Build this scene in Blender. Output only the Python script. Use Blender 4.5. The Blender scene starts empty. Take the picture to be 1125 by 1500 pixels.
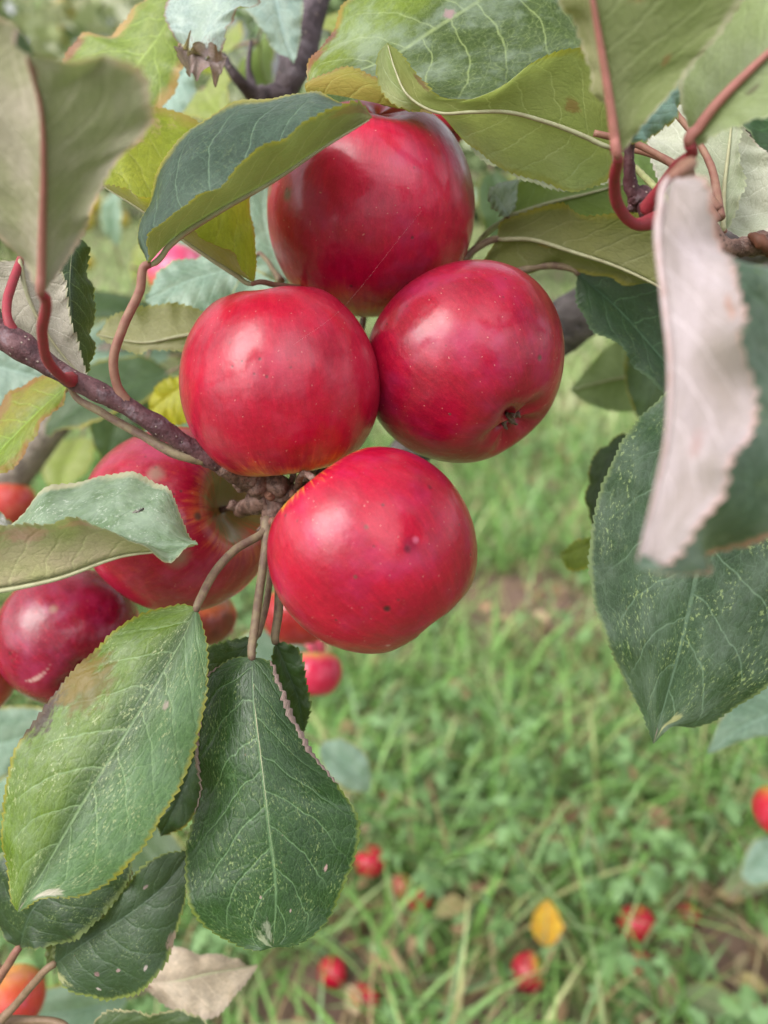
import bpy, math, random
import numpy as np
from mathutils import Vector, Matrix, Quaternion

C = bpy.context.scene.collection
scene = bpy.context.scene
R_ = math.radians
rng = np.random.default_rng(11)
random.seed(11)

# ------------------------------------------------------------------ camera
PITCH = R_(25); CAMZ = 1.12
TH, TV = 0.487, 0.487 * 1500 / 1125
cam_d = bpy.data.cameras.new("camera"); cam = bpy.data.objects.new("camera", cam_d)
C.objects.link(cam); scene.camera = cam
cam.location = (0, 0, CAMZ); cam.rotation_euler = (R_(90) - PITCH, 0, 0)
cam_d.sensor_fit = 'VERTICAL'; cam_d.sensor_height = 36.0; cam_d.lens = 18.0 / TV
cam_d.clip_start = 0.01; cam_d.clip_end = 400
cam_d.dof.use_dof = True; cam_d.dof.focus_distance = 0.285; cam_d.dof.aperture_fstop = 6.2
CR = Vector((1, 0, 0)); CF = Vector((0, math.cos(PITCH), -math.sin(PITCH)))
CU = Vector((0, math.sin(PITCH), math.cos(PITCH))); CL = Vector((0, 0, CAMZ))

# ------------------------------------------------------------------ world and sun
SUN_EL, SUN_AZ = R_(46), R_(238)
w = bpy.data.worlds.new("World"); scene.world = w; w.use_nodes = True
nt = w.node_tree; nt.nodes.clear()
sky = nt.nodes.new('ShaderNodeTexSky'); sky.sky_type = 'NISHITA'; sky.sun_disc = False
sky.sun_elevation = SUN_EL; sky.sun_rotation = SUN_AZ
sky.air_density = 1.0; sky.dust_density = 4.0; sky.ozone_density = 1.0
hs = nt.nodes.new('ShaderNodeHueSaturation'); hs.inputs['Saturation'].default_value = 0.16
hs.inputs['Value'].default_value = 1.0
tc = nt.nodes.new('ShaderNodeTexCoord')
cn = nt.nodes.new('ShaderNodeTexNoise'); cn.inputs['Scale'].default_value = 2.2; cn.inputs['Detail'].default_value = 4
cr = nt.nodes.new('ShaderNodeMapRange'); cr.inputs['From Min'].default_value = .38; cr.inputs['From Max'].default_value = .66
cr.inputs['To Min'].default_value = .6; cr.inputs['To Max'].default_value = 2.1
vm = nt.nodes.new('ShaderNodeVectorMath'); vm.operation = 'SCALE'
bg = nt.nodes.new('ShaderNodeBackground'); bg.inputs['Strength'].default_value = 0.13
out = nt.nodes.new('ShaderNodeOutputWorld')
nt.links.new(tc.outputs['Generated'], cn.inputs['Vector']); nt.links.new(cn.outputs['Fac'], cr.inputs['Value'])
nt.links.new(sky.outputs[0], hs.inputs['Color']); nt.links.new(hs.outputs[0], vm.inputs[0])
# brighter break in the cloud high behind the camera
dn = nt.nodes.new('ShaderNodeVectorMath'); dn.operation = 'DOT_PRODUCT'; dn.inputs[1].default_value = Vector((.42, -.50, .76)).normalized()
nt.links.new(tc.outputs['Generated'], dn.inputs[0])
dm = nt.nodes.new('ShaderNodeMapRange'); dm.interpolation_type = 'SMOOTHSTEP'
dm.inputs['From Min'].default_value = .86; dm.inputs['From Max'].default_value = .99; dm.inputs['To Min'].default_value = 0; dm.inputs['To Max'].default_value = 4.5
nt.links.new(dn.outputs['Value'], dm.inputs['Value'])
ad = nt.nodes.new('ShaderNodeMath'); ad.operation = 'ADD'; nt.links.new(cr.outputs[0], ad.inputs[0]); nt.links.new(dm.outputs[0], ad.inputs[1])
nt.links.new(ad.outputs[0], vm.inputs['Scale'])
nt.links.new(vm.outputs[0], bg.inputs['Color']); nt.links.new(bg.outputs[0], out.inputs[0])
sd = bpy.data.lights.new("sun", 'SUN'); sd.energy = 1.1; sd.angle = R_(40); sd.color = (1, .97, .92)
so = bpy.data.objects.new("sun", sd); C.objects.link(so)
sun_dir = Vector((math.sin(SUN_AZ) * math.cos(SUN_EL), math.cos(SUN_AZ) * math.cos(SUN_EL), math.sin(SUN_EL)))
so.rotation_euler = sun_dir.to_track_quat('Z', 'Y').to_euler(); so.location = (0, -2, 4)

scene.view_settings.view_transform = 'Standard'; scene.view_settings.look = 'None'
scene.view_settings.exposure = 0.68; scene.view_settings.gamma = 1
scene.cycles.max_bounces = 8; scene.cycles.transparent_max_bounces = 8
scene.cycles.use_denoising = True

# ------------------------------------------------------------------ helpers
def P(x, y, d):
    return CL + d * (CF + (x - 562.5) / 562.5 * TH * CR + (750 - y) / 750 * TV * CU)
def PX(d): return d * 2 * TH / 1125            # metres per photo pixel at depth d
def G(x, y, h=0.0):
    v = (P(x, y, 1) - CL); t = (CL.z - h) / -v.z
    return CL + v * t
def tag(o, label=None, cat=None, group=None, kind=None):
    if label: o['label'] = label
    if cat: o['category'] = cat
    if group: o['group'] = group
    if kind: o['kind'] = kind
    return o
def empty(name, loc, label, cat, group=None):
    o = bpy.data.objects.new(name, None); C.objects.link(o); o.location = loc; o.empty_display_size = .01
    return tag(o, label, cat, group)
def mesh_obj(name, V, F, mats, parent=None, uv=None, smooth=True, matidx=None):
    me = bpy.data.meshes.new(name)
    me.from_pydata([tuple(v) for v in V], [], [tuple(int(i) for i in f) for f in F])
    for m in (mats if isinstance(mats, (list, tuple)) else [mats]): me.materials.append(m)
    if smooth: me.polygons.foreach_set('use_smooth', [True] * len(me.polygons))
    if matidx is not None: me.polygons.foreach_set('material_index', matidx)
    if uv is not None:
        ul = me.uv_layers.new(name='UVMap')
        li = np.empty(len(me.loops), dtype=np.int32); me.loops.foreach_get('vertex_index', li)
        ul.data.foreach_set('uv', np.asarray(uv, dtype=np.float32)[li].ravel())
    me.update()
    o = bpy.data.objects.new(name, me); C.objects.link(o)
    if parent: put_under(o, parent)
    return o
def put_under(o, parent):                       # vertices are in world coordinates: make them local to the parent
    o.parent = parent
    o.matrix_parent_inverse = Matrix.Identity(4)
    m = parent.matrix_basis.inverted()
    q = parent.parent
    while q: m = m @ q.matrix_basis.inverted(); q = q.parent
    o.data.transform(m)

def cr_spline(pts, n):
    p = np.array(pts, float)
    if len(p) == 2:
        t = np.linspace(0, 1, n)[:, None]; return p[0] * (1 - t) + p[1] * t
    seg = np.maximum(np.linalg.norm(np.diff(p, axis=0), axis=1), 1e-9)
    T = np.concatenate([[0], np.cumsum(seg)])
    m = np.zeros_like(p)
    m[1:-1] = ((p[1:-1] - p[:-2]) / seg[:-1, None] * seg[1:, None] + (p[2:] - p[1:-1]) / seg[1:, None] * seg[:-1, None]) / (seg[1:, None] + seg[:-1, None])
    m[0] = (p[1] - p[0]) / seg[0]; m[-1] = (p[-1] - p[-2]) / seg[-1]
    tt = np.linspace(0, T[-1], n); k = np.clip(np.searchsorted(T, tt, side='right') - 1, 0, len(seg) - 1)
    h = seg[k]; s = ((tt - T[k]) / h)[:, None]; h = h[:, None]
    return (2*s**3 - 3*s**2 + 1) * p[k] + (s**3 - 2*s**2 + s) * h * m[k] + (-2*s**3 + 3*s**2) * p[k+1] + (s**3 - s**2) * h * m[k+1]

def W(pts): return [tuple(P(*q)) for q in pts]

class MB:
    def __init__(s): s.V = []; s.F = []
    def tube(s, pts, rad, n=10, ns=None, rough=0.0, seed=0, knots=None, cap=True):
        """pts world coordinates, rad list or number; rough = relative radius noise"""
        r_ = np.random.default_rng(seed)
        ns = ns or max(6, 7 * (len(pts) - 1))
        c = cr_spline(pts, ns)
        rr = np.interp(np.linspace(0, 1, ns), np.linspace(0, 1, len(rad)), rad) if hasattr(rad, '__len__') else np.full(ns, rad)
        if knots:
            for (t, a, wd) in knots: rr = rr * (1 + a * np.exp(-((np.linspace(0, 1, ns) - t) / wd) ** 2))
        tg = np.gradient(c, axis=0); tg /= np.linalg.norm(tg, axis=1)[:, None] + 1e-12
        nrm = np.cross(tg[0], [0.3, 0.2, 1.0]); nrm /= np.linalg.norm(nrm)
        b0 = len(s.V); ph = r_.uniform(0, 6.28, 6)
        for i in range(ns):
            nrm = nrm - tg[i] * np.dot(nrm, tg[i]); nrm /= np.linalg.norm(nrm)
            bn = np.cross(tg[i], nrm)
            for j in range(n):
                a = 2 * math.pi * j / n
                q = rr[i] * (1 + rough * (0.5 * math.sin(2*a + ph[0] + i * .9) + .5 * math.sin(3*a + ph[1] - i * 1.7) + r_.normal() * .5))
                s.V.append(c[i] + q * (math.cos(a) * nrm + math.sin(a) * bn))
        for i in range(ns - 1):
            for j in range(n):
                a = b0 + i*n + j; b = b0 + i*n + (j+1) % n
                s.F.append((a, b, b + n, a + n))
        if cap:
            s.F.append(tuple(b0 + j for j in range(n))[::-1]); s.F.append(tuple(b0 + (ns-1)*n + j for j in range(n)))
        return s
    def blob(s, c, r, n=10, rough=.15, seed=0, scale=(1, 1, 1), rot=None):
        r_ = np.random.default_rng(seed); b0 = len(s.V); c = Vector(c); m = n
        ph = r_.uniform(0, 6.28, 8)
        for i in range(m + 1):
            t = math.pi * i / m
            for j in range(2 * n):
                a = math.pi * j / n
                d = Vector((math.sin(t)*math.cos(a)*scale[0], math.sin(t)*math.sin(a)*scale[1], math.cos(t)*scale[2]))
                k = 1 + rough * (math.sin(3*a*1 + ph[0] + 2*t) * math.sin(t) + math.sin(4*t + ph[1]) * .6 + math.sin(2*a + ph[2] + 5*t) * math.sin(t) * .5)
                d = d * (r * k)
                if rot: d = rot @ d
                s.V.append(np.array(c + d))
        for i in range(m):
            for j in range(2*n):
                a = b0 + i*2*n + j; b = b0 + i*2*n + (j+1) % (2*n)
                s.F.append((a, a + 2*n, b + 2*n, b))
        return s
    def build(s, name, mat, parent=None): return mesh_obj(name, s.V, s.F, mat, parent)

# ------------------------------------------------------------------ node helpers
class NT:
    def __init__(s, name):
        s.m = bpy.data.materials.new(name); s.m.use_nodes = True; s.t = s.m.node_tree; s.t.nodes.clear()
        s.o = s.t.nodes.new('ShaderNodeOutputMaterial')
    def n(s, k): return s.t.nodes.new(k)
    def put(s, sock, v):
        if isinstance(v, bpy.types.NodeSocket): s.t.links.new(v, sock)
        elif v is not None:
            if hasattr(v, '__len__') and len(v) == 3 and sock.type == 'RGBA': v = (*v, 1)
            sock.default_value = v
    def math(s, op, a, b=None, c=None, clamp=False):
        x = s.n('ShaderNodeMath'); x.operation = op; x.use_clamp = clamp
        s.put(x.inputs[0], a); s.put(x.inputs[1], b); s.put(x.inputs[2], c); return x.outputs[0]
    def vmath(s, op, a, b=None, sc=None):
        x = s.n('ShaderNodeVectorMath'); x.operation = op; s.put(x.inputs[0], a); s.put(x.inputs[1], b)
        if sc is not None: s.put(x.inputs['Scale'], sc)
        return x.outputs['Value'] if op in ('LENGTH', 'DISTANCE', 'DOT_PRODUCT') else x.outputs[0]
    def mix(s, f, a, b, mode='MIX'):
        x = s.n('ShaderNodeMix'); x.data_type = 'RGBA'; x.blend_type = mode
        s.put(x.inputs[0], f); s.put(x.inputs[6], a); s.put(x.inputs[7], b); return x.outputs[2]
    def mr(s, v, a, b, c=0.0, d=1.0, smooth=True):
        x = s.n('ShaderNodeMapRange'); x.interpolation_type = 'SMOOTHSTEP' if smooth else 'LINEAR'
        s.put(x.inputs[0], v); s.put(x.inputs[1], a); s.put(x.inputs[2], b); s.put(x.inputs[3], c); s.put(x.inputs[4], d)
        return x.outputs[0]
    def noise(s, v, sc, det=3, rough=.5, dist=0, col=False):
        x = s.n('ShaderNodeTexNoise'); s.put(x.inputs['Vector'], v); x.inputs['Scale'].default_value = sc
        x.inputs['Detail'].default_value = det; x.inputs['Roughness'].default_value = rough
        x.inputs['Distortion'].default_value = dist; return x.outputs['Color' if col else 'Fac']
    def vor(s, v, sc, feat='F1', rnd=1.0, o='Distance'):
        x = s.n('ShaderNodeTexVoronoi'); x.feature = feat; s.put(x.inputs['Vector'], v); x.inputs['Scale'].default_value = sc
        x.inputs['Randomness'].default_value = rnd; return x.outputs[o]
    def sep(s, v):
        x = s.n('ShaderNodeSeparateXYZ'); s.put(x.inputs[0], v); return x.outputs
    def comb(s, a, b, c=0.0):
        x = s.n('ShaderNodeCombineXYZ'); s.put(x.inputs[0], a); s.put(x.inputs[1], b); s.put(x.inputs[2], c); return x.outputs[0]
    def bump(s, h, st, dist, nrm=None):
        x = s.n('ShaderNodeBump'); s.put(x.inputs['Height'], h); x.inputs['Strength'].default_value = st
        x.inputs['Distance'].default_value = dist; s.put(x.inputs['Normal'], nrm); return x.outputs[0]
    def tex(s, k): return s.n('ShaderNodeTexCoord').outputs[k]
    def geo(s, k): return s.n('ShaderNodeNewGeometry').outputs[k]
    def pr(s, col, rough, spec=.5, nrm=None, **kw):
        x = s.n('ShaderNodeBsdfPrincipled'); s.put(x.inputs['Base Color'], col); s.put(x.inputs['Roughness'], rough)
        s.put(x.inputs['Specular IOR Level'], spec); s.put(x.inputs['Normal'], nrm)
        for k, v in kw.items(): s.put(x.inputs[k.replace('_', ' ')], v)
        return x.outputs[0]
    def out(s, sh): s.t.links.new(sh, s.o.inputs[0]); return s.m

NSEC = 8.0; KSEC = 1.9
def leaf_mat(top=(.045, .11, .03), top2=None, under=(.20, .25, .12), under2=None, edge=(.30, .25, .03), ew=.12,
             halfL=None, halfR=None, speck=.4, patches=(), trans=.25, seed=0, vein=.7, rough=.42, spots=.5, veincol=None,
             transcol=None, speckc=(.27, .34, .13), uR=None, gloss=.36, bloom=.0):
    N = NT("leaf_surface"); top2 = top2 or tuple(c * 1.5 for c in top)
    if max(top) < .16: top = tuple(c * .42 for c in top); top2 = tuple(c * .50 for c in top2)
    under2 = under2 or tuple(c * .8 for c in under)
    uv = N.tex('UV'); sx = N.sep(uv); u = sx[0]; v = N.math('SUBTRACT', N.math('MULTIPLY', sx[1], 2.0), 1.0)
    a = N.math('ABSOLUTE', v); sgn = N.math('SIGN', v)
    flat = N.comb(N.math('ADD', N.math('MULTIPLY', u, 2.2), seed * 1.37), N.math('ADD', v, seed * .71), seed * .9)
    nz = N.noise(flat, 3.0, 3)
    nzs = N.math('MULTIPLY', N.math('SUBTRACT', nz, .5), .55)
    s = N.math('SUBTRACT', N.math('MULTIPLY', u, NSEC), N.math('MULTIPLY', N.math('POWER', a, 1.25), KSEC))
    s = N.math('ADD', N.math('ADD', s, N.math('MULTIPLY', sgn, .25)), nzs)
    fr = N.math('ABSOLUTE', N.math('SUBTRACT', N.math('FRACT', N.math('ADD', s, 50.0)), .5))       # 0 on vein
    sec = N.math('MULTIPLY', N.mr(fr, .0, .04, 1, 0), N.mr(a, .55, .98, 1, .0))
    mid = N.mr(a, .006, .030, .8, 0)
    d1 = N.vor(N.vmath('ADD', flat, N.vmath('SCALE', N.noise(flat, 6, 2, col=True), sc=.05)), 9.0, 'DISTANCE_TO_EDGE')
    d2 = N.vor(flat, 26.0, 'DISTANCE_TO_EDGE')
    ter = N.math('MULTIPLY', N.mr(d1, .0, .035, 1, 0), N.mr(nz, .3, .6, .4, 1)); qua = N.mr(d2, 0, .06, 1, 0)
    veins = N.math('MAXIMUM', mid, N.math('MAXIMUM', N.math('MULTIPLY', sec, .85), N.math('MAXIMUM', N.math('MULTIPLY', ter, .38), N.math('MULTIPLY', qua, .24))))
    big = N.noise(flat, 1.6, 4, .6)
    col = N.mix(N.mr(big, .35, .68), top, top2)
    if halfL: col = N.mix(N.math('MULTIPLY', N.mr(N.math('ADD', v, N.math('MULTIPLY', N.math('SUBTRACT', big, .5), .5)), -.45, .02, 1, 0), .9), col, halfL)
    if halfR: col = N.mix(N.math('MULTIPLY', N.mr(N.math('ADD', v, N.math('MULTIPLY', N.math('SUBTRACT', big, .5), .5)), -.02, .45), .9), col, halfR)
    vc = veincol or tuple(min(1, c * 2.6 + .05) for c in top)
    col = N.mix(N.math('MULTIPLY', veins, vein), col, vc)
    cell = N.vor(flat, 26.0, 'F1', 1.0, 'Color'); col = N.mix(.26, col, N.mix(1.0, col, N.mix(N.sep(cell)[0], (.45, .5, .5), (1.7, 1.6, 1.5)), 'MULTIPLY'))
    fg = N.noise(flat, 70, 3, .7); col = N.mix(N.mr(fg, .45, .75, 0, .3), col, tuple(c * .35 for c in top)); col = N.mix(N.mr(fg, .5, .25, 0, .22), col, vc)
    if speck:
        sn = N.noise(flat, 38.0, 3, .65); sm = N.math('MULTIPLY', N.mr(sn, .55, .66), N.mr(N.noise(flat, 3.3, 2), .42, .62))
        col = N.mix(N.math('MULTIPLY', sm, speck), col, speckc)
    if bloom: col = N.mix(N.math('MULTIPLY', N.mr(N.noise(flat, 2.3, 5, .7), .4, .7), bloom), col, (.38, .46, .38))
    en = N.math('ADD', a, N.math('MULTIPLY', N.math('SUBTRACT', N.noise(flat, 5, 3), .5), ew * 2.2))
    em = N.mr(en, 1 - ew, 1.0)
    col = N.mix(N.math('MULTIPLY', em, .85), col, edge)
    ucol = N.mix(N.mr(big, .3, .7), under, under2)
    ucol = N.mix(N.math('MULTIPLY', N.mr(N.noise(flat, 9, 5, .7), .5, .7), .35), ucol, tuple(c * .6 for c in under2))
    ucol = N.mix(N.math('MULTIPLY', N.math('MAXIMUM', mid, N.math('MULTIPLY', sec, .9)), .6), ucol, tuple(min(1, c * 1.5 + .06) for c in under))
    ucol = N.mix(N.math('MULTIPLY', N.math('MAXIMUM', ter, qua), .38), ucol, tuple(c * .45 for c in under))
    if uR: ucol = N.mix(N.mr(v, -.02, .06), ucol, N.mix(1.0, ucol, uR, 'MULTIPLY'))
    fz = N.noise(flat, 55, 4, .75); ucol = N.mix(N.mr(fz, .45, .7, 0, .35), ucol, tuple(c * .45 for c in under)); ucol = N.mix(N.mr(fz, .5, .3, 0, .25), ucol, tuple(min(1, c * 1.5 + .03) for c in under))
    ucol = N.mix(N.math('MULTIPLY', em, .5), ucol, edge)
    if spots:
        dd = N.math('ADD', N.vor(flat, 5.5), N.math('MULTIPLY', N.math('SUBTRACT', N.noise(flat, 20, 2), .5), .05)); rad = N.noise(flat, 4.1, 1)
        sp = N.math('MULTIPLY', N.mr(N.math('SUBTRACT', dd, N.math('MULTIPLY', N.mr(rad, .5, .7), .07)), -.012, .01, 1, 0), spots)
        ring = N.mr(N.math('SUBTRACT', dd, N.math('MULTIPLY', N.mr(rad, .5, .7), .035)), -.012, .01, 1, 0)
        col = N.mix(sp, col, (.14, .09, .05)); col = N.mix(N.math('MULTIPLY', ring, spots * .8), col, (.40, .30, .27))
        ucol = N.mix(N.math('MULTIPLY', sp, .6), ucol, (.14, .07, .04))
    for (pu, pv, pr_, pa, pc) in patches:      # patch of another colour: u, v, radius along u, stretch of v, colour
        dx = N.math('SUBTRACT', u, pu); dy = N.math('MULTIPLY', N.math('SUBTRACT', v, pv), pa)
        dist = N.math('SQRT', N.math('ADD', N.math('MULTIPLY', dx, dx), N.math('MULTIPLY', dy, dy)))
        dist = N.math('ADD', dist, N.math('MULTIPLY', N.math('SUBTRACT', N.noise(flat, 11, 5, .7), .5), pr_ * 2.6))
        pm = N.mr(dist, pr_ * .45, pr_ * 1.15, 1, 0)
        col = N.mix(N.math('MULTIPLY', pm, .85), col, pc); ucol = N.mix(N.math('MULTIPLY', pm, .7), ucol, pc)
    hv = N.math('ADD', N.math('MAXIMUM', mid, N.mr(fr, .0, .12, .9, 0)), N.math('MULTIPLY', N.mr(d1, 0, .16, 1, 0), .45))
    h = N.math('ADD', N.math('MULTIPLY', hv, -1.0), N.math('MULTIPLY', N.noise(flat, 45, 3), .45))
    nt_ = N.bump(h, .30, .0005); nu = N.bump(N.math('MULTIPLY', h, -1), .35, .0007)
    rg = N.mr(N.noise(flat, 12, 3), .3, .7, rough - .08, rough + .12)
    st = N.pr(col, rg, gloss, nt_); su = N.pr(ucol, .8, .25, nu, Sheen_Weight=.15, Sheen_Roughness=.5)
    bf = N.geo('Backfacing')
    m1 = N.n('ShaderNodeMixShader'); N.put(m1.inputs[0], bf); N.t.links.new(st, m1.inputs[1]); N.t.links.new(su, m1.inputs[2])
    tr = N.n('ShaderNodeBsdfTranslucent')
    tcol = transcol or (.30, .38, .04)
    tcn = N.mix(.5, tcol, N.mix(1.0, col, (2.2, 2.2, 1.2), 'MULTIPLY'))
    N.put(tr.inputs[0], N.mix(N.math('MULTIPLY', veins, .35), tcn, tuple(c * .45 for c in tcol)))
    m2 = N.n('ShaderNodeMixShader'); m2.inputs[0].default_value = trans
    N.t.links.new(m1.outputs[0], m2.inputs[1]); N.t.links.new(tr.outputs[0], m2.inputs[2])
    return N.out(m2.outputs[0])

def stalk_mat(c1, c2=None, name="stalk_skin"):
    N = NT(name); p = N.tex('Object'); n = N.noise(p, 260, 4, .6)
    c2 = c2 or tuple(c * .55 for c in c1)
    col = N.mix(N.mr(n, .3, .7), c1, c2)
    return N.out(N.pr(col, .6, .35, N.bump(n, .5, .0004)))
M_RED = stalk_mat((.30, .028, .045), (.22, .035, .04)); M_TAN = stalk_mat((.22, .14, .09), (.15, .10, .055)); M_GRN = stalk_mat((.32, .34, .15), (.22, .22, .1))
M_PINK = stalk_mat((.24, .13, .085), (.20, .08, .06)); M_OLIVE = stalk_mat((.24, .19, .11), (.15, .09, .07))

def bark_mat(c1, c2, c3, sc=1.0, lent=.5, name="bark"):
    N = NT(name); p = N.tex('Object')
    n = N.noise(p, 55 * sc, 6, .65); n2 = N.noise(p, 240 * sc, 4, .6)
    col = N.mix(N.mr(n, .38, .60), c1, c2)
    col = N.mix(N.mr(n2, .50, .38, 0, .6), col, tuple(q * .4 for q in c1))  # low spots of the noise darkened: crevice shade painted into the bark
    col = N.mix(N.math('MULTIPLY', N.mr(N.noise(p, 130 * sc, 3, .6), .55, .7), .6), col, c3)
    d = N.vor(p, 300 * sc); sp = N.mr(d, .10, .2, 1, 0)
    col = N.mix(N.math('MULTIPLY', sp, lent), col, (.48, .38, .32))
    h = N.math('ADD', N.math('ADD', N.math('MULTIPLY', n, 1.2), N.math('MULTIPLY', n2, .5)), N.math('MULTIPLY', sp, .35))
    return N.out(N.pr(col, .62, .35, N.bump(h, 1.0, .0018 / sc)))
M_TWIG = bark_mat((.075, .028, .034), (.14, .065, .07), (.20, .15, .17), 1.2, .55)
M_SPUR = bark_mat((.075, .038, .028), (.20, .115, .09), (.32, .24, .21), 1.9, .2)
M_LIMB = bark_mat((.075, .06, .058), (.15, .125, .12), (.20, .18, .17), .45, .2)
M_LIMB2 = bark_mat((.045, .028, .032), (.09, .065, .075), (.16, .13, .15), .6, .3)

M_RIB = stalk_mat((.34, .34, .20), (.28, .26, .15), 'midrib_skin'); M_RIBR = stalk_mat((.34, .13, .11), (.28, .12, .09), 'midrib_skin')
LEAF_N = 0
def leaf(label, M, L, R, mp=None, stalk=None, sm=None, sr=.0011, bulge=.10, wave=.0012, ser=.0014, quilt=.00022,
         nu=210, nv=11, group=None, world=False, midr=.0009, extra=None, bR=None, mm=None, mido=1.0, dshift=0.0):
    """M: midrib base to tip; L, R: margins seen on the upper side with the tip up; all (px, py, depth)"""
    global LEAF_N
    LEAF_N += 1; sd_ = LEAF_N
    r_ = np.random.default_rng(sd_)
    W_ = (lambda q: [tuple(x) for x in q]) if world else W
    if dshift:                                   # whole leaf nearer the camera, stalk bending towards it
        M, L, R = [[(x, y, d + dshift) for x, y, d in q] for q in (M, L, R)]
        stalk = [(x, y, d + dshift * (k / len(stalk)) ** 1.3) for k, (x, y, d) in enumerate(stalk)]
    m = W_(M); l = [m[0]] + W_(L) + [m[-1]]; r = [m[0]] + W_(R) + [m[-1]]
    c = cr_spline(m, nu); El = cr_spline(l, nu); Er = cr_spline(r, nu)
    base = Vector(c[0])
    mat = leaf_mat(seed=sd_, **(mp or {})) if not isinstance(mp, bpy.types.Material) else mp
    u = np.linspace(0, 1, nu); tg = np.gradient(c, axis=0); tg /= np.linalg.norm(tg, axis=1)[:, None] + 1e-12
    V = np.zeros((nu, 2*nv+1, 3)); UV = np.zeros((nu, 2*nv+1, 2))
    for sgn, E in ((-1, El), (1, Er)):
        side = E - c; wd = np.linalg.norm(side, axis=1)[:, None] + 1e-9
        nrm = np.cross(side, tg) * sgn; nrm /= np.linalg.norm(nrm, axis=1)[:, None] + 1e-9
        # smooth normals along the leaf
        for _ in range(6): nrm[1:-1] = (nrm[:-2] + nrm[1:-1] + nrm[2:]) / 3
        nrm /= np.linalg.norm(nrm, axis=1)[:, None] + 1e-9
        el = np.concatenate([[0], np.cumsum(np.linalg.norm(np.diff(E, axis=0), axis=1))])
        ph = el / .0030 + r_.uniform(0, 1) + .35 * np.sin(el / .011 + r_.uniform(0, 6))
        saw = (1 - (ph % 1.0)) ** .8 * (.55 + .45 * np.sin(el * 190 + r_.uniform(0, 6)) ** 2)
        env = np.clip(np.minimum(u / .06, (1 - u) / .03), 0, 1)
        w1, w2, w3 = r_.uniform(0, 6, 3); bg_ = bulge if (sgn < 0 or bR is None) else bR
        for k in range(nv + 1):
            v = k / nv
            p = c + side * v + nrm * (bg_ * 4 * v * (1 - v) * np.minimum(wd, .02))
            p = p + side / wd * (saw[:, None] * ser * env[:, None] * v ** 8)
            wv = wave * (v ** 1.6) * (np.sin(u * 17 + w1) + .6 * np.sin(u * 31 + w2) + .3 * np.sin(u * 53 + w3)) * env
            fr = np.abs(((u * NSEC - KSEC * v ** 1.25 + sgn * .25 + 50) % 1.0) - .5)
            q = quilt * (np.minimum(fr / .5, 1) ** .5 - .6) * (1 - v ** 4) * env * min(1, v / .12)
            p = p + nrm * (wv + q)[:, None]
            j = nv + sgn * k
            V[:, j] = p; UV[:, j, 0] = u; UV[:, j, 1] = (sgn * v + 1) / 2
    nc = 2*nv + 1
    ii, jj = np.meshgrid(np.arange(nu - 1), np.arange(nc - 1), indexing='ij')
    a = (ii * nc + jj).ravel(); F = np.stack([a, a + 1, a + nc + 1, a + nc], 1)
    root = empty("apple_leaf", base, label, "leaf", group)
    mesh_obj("blade", V.reshape(-1, 3), F, mat, root, UV.reshape(-1, 2))
    # stalk runs on as the raised midrib on the underside
    sideR = Er - c; sideL = El - c
    dn = np.cross(sideR - sideL, tg); dn /= np.linalg.norm(dn, axis=1)[:, None] + 1e-9
    for _ in range(8): dn[1:-1] = (dn[:-2] + dn[1:-1] + dn[2:]) / 3
    if sr > .0017: midr *= .85
    rad = midr * (1 - u) ** .7 + .00012
    mb = MB()
    keep = list(range(2, nu - 3, 6))
    rib = [c[i] - dn[i] * rad[i] * (mido if i > 16 else mido * 1.35) for i in keep]
    if sr > .0017: sr *= .84
    st = [np.array(x) for x in (W(stalk) if (stalk and not world) else (stalk or []))]
    pts = st + [c[0]] + rib[:1]
    rr = [sr * 1.9] + [sr * 1.08] * (len(st) - 1) + [sr * .95, rad[2] * .9] if st else [midr, rad[2]]
    mr_ = MB(); mr_.tube([c[0] - dn[2] * midr] + rib, [midr * .6] + [rad[i] for i in keep], n=7, ns=4 * len(rib)); mr_.build('midrib', mm or M_RIB, root)
    # radii per control point, by arc length
    pa = np.array(pts); al = np.concatenate([[0], np.cumsum(np.linalg.norm(np.diff(pa, axis=0), axis=1))]); al /= al[-1]
    ns = max(14, 7 * len(pts)); rs = np.interp(np.linspace(0, 1, ns), al, rr)
    mb.tube(pts, list(rs), n=8, ns=ns)
    mb.build("stalk", sm or M_TAN, root)
    if extra:
        for (nm, up, lo, em) in extra:
            if isinstance(up, str):              # margin rolled over onto the upper face along part of the edge
                js = [0, 1, 2] if up == 'L' else [2*nv, 2*nv - 1, 2*nv - 2]
                i0, i1 = int(lo[0] * nu), int(lo[1] * nu); sgn_ = -1 if up == 'L' else 1; n_ = i1 - i0
                E = V[i0:i1, js[0]]; I = V[i0:i1, js[2]]; inw = I - E; inw /= np.linalg.norm(inw, axis=1)[:, None]
                upn = -dn[i0:i1] if np.dot(dn[i0], np.array(CF)) > 0 else dn[i0:i1]
                tt = np.linspace(0, 1, n_)[:, None]; wv_ = lo[2] * np.sin(np.pi * tt) ** .6 * (1 + .25 * np.sin(tt * 21) + .15 * np.sin(tt * 47)); VV = []; UU = []
                for k in range(9):
                    a_ = math.pi * 1.15 * k / 8
                    VV.append(E + inw * wv_ * (.5 - .55 * math.cos(a_)) * (1.0 if k < 8 else 1.15) + upn * (wv_ * .42 * math.sin(a_) + .00025))
                    UU.append(np.stack([np.linspace(.3, .8, n_), np.full(n_, .6 + .3 * k / 8)], 1))
                VV = np.array(VV).reshape(-1, 3); UU = np.array(UU).reshape(-1, 2)
                FF = [(k*n_+i, k*n_+i+1, (k+1)*n_+i+1, (k+1)*n_+i) for k in range(8) for i in range(n_ - 1)]
                mesh_obj(nm, VV, FF, leaf_mat(seed=sd_ + 50, **em), root, UU); continue
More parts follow.
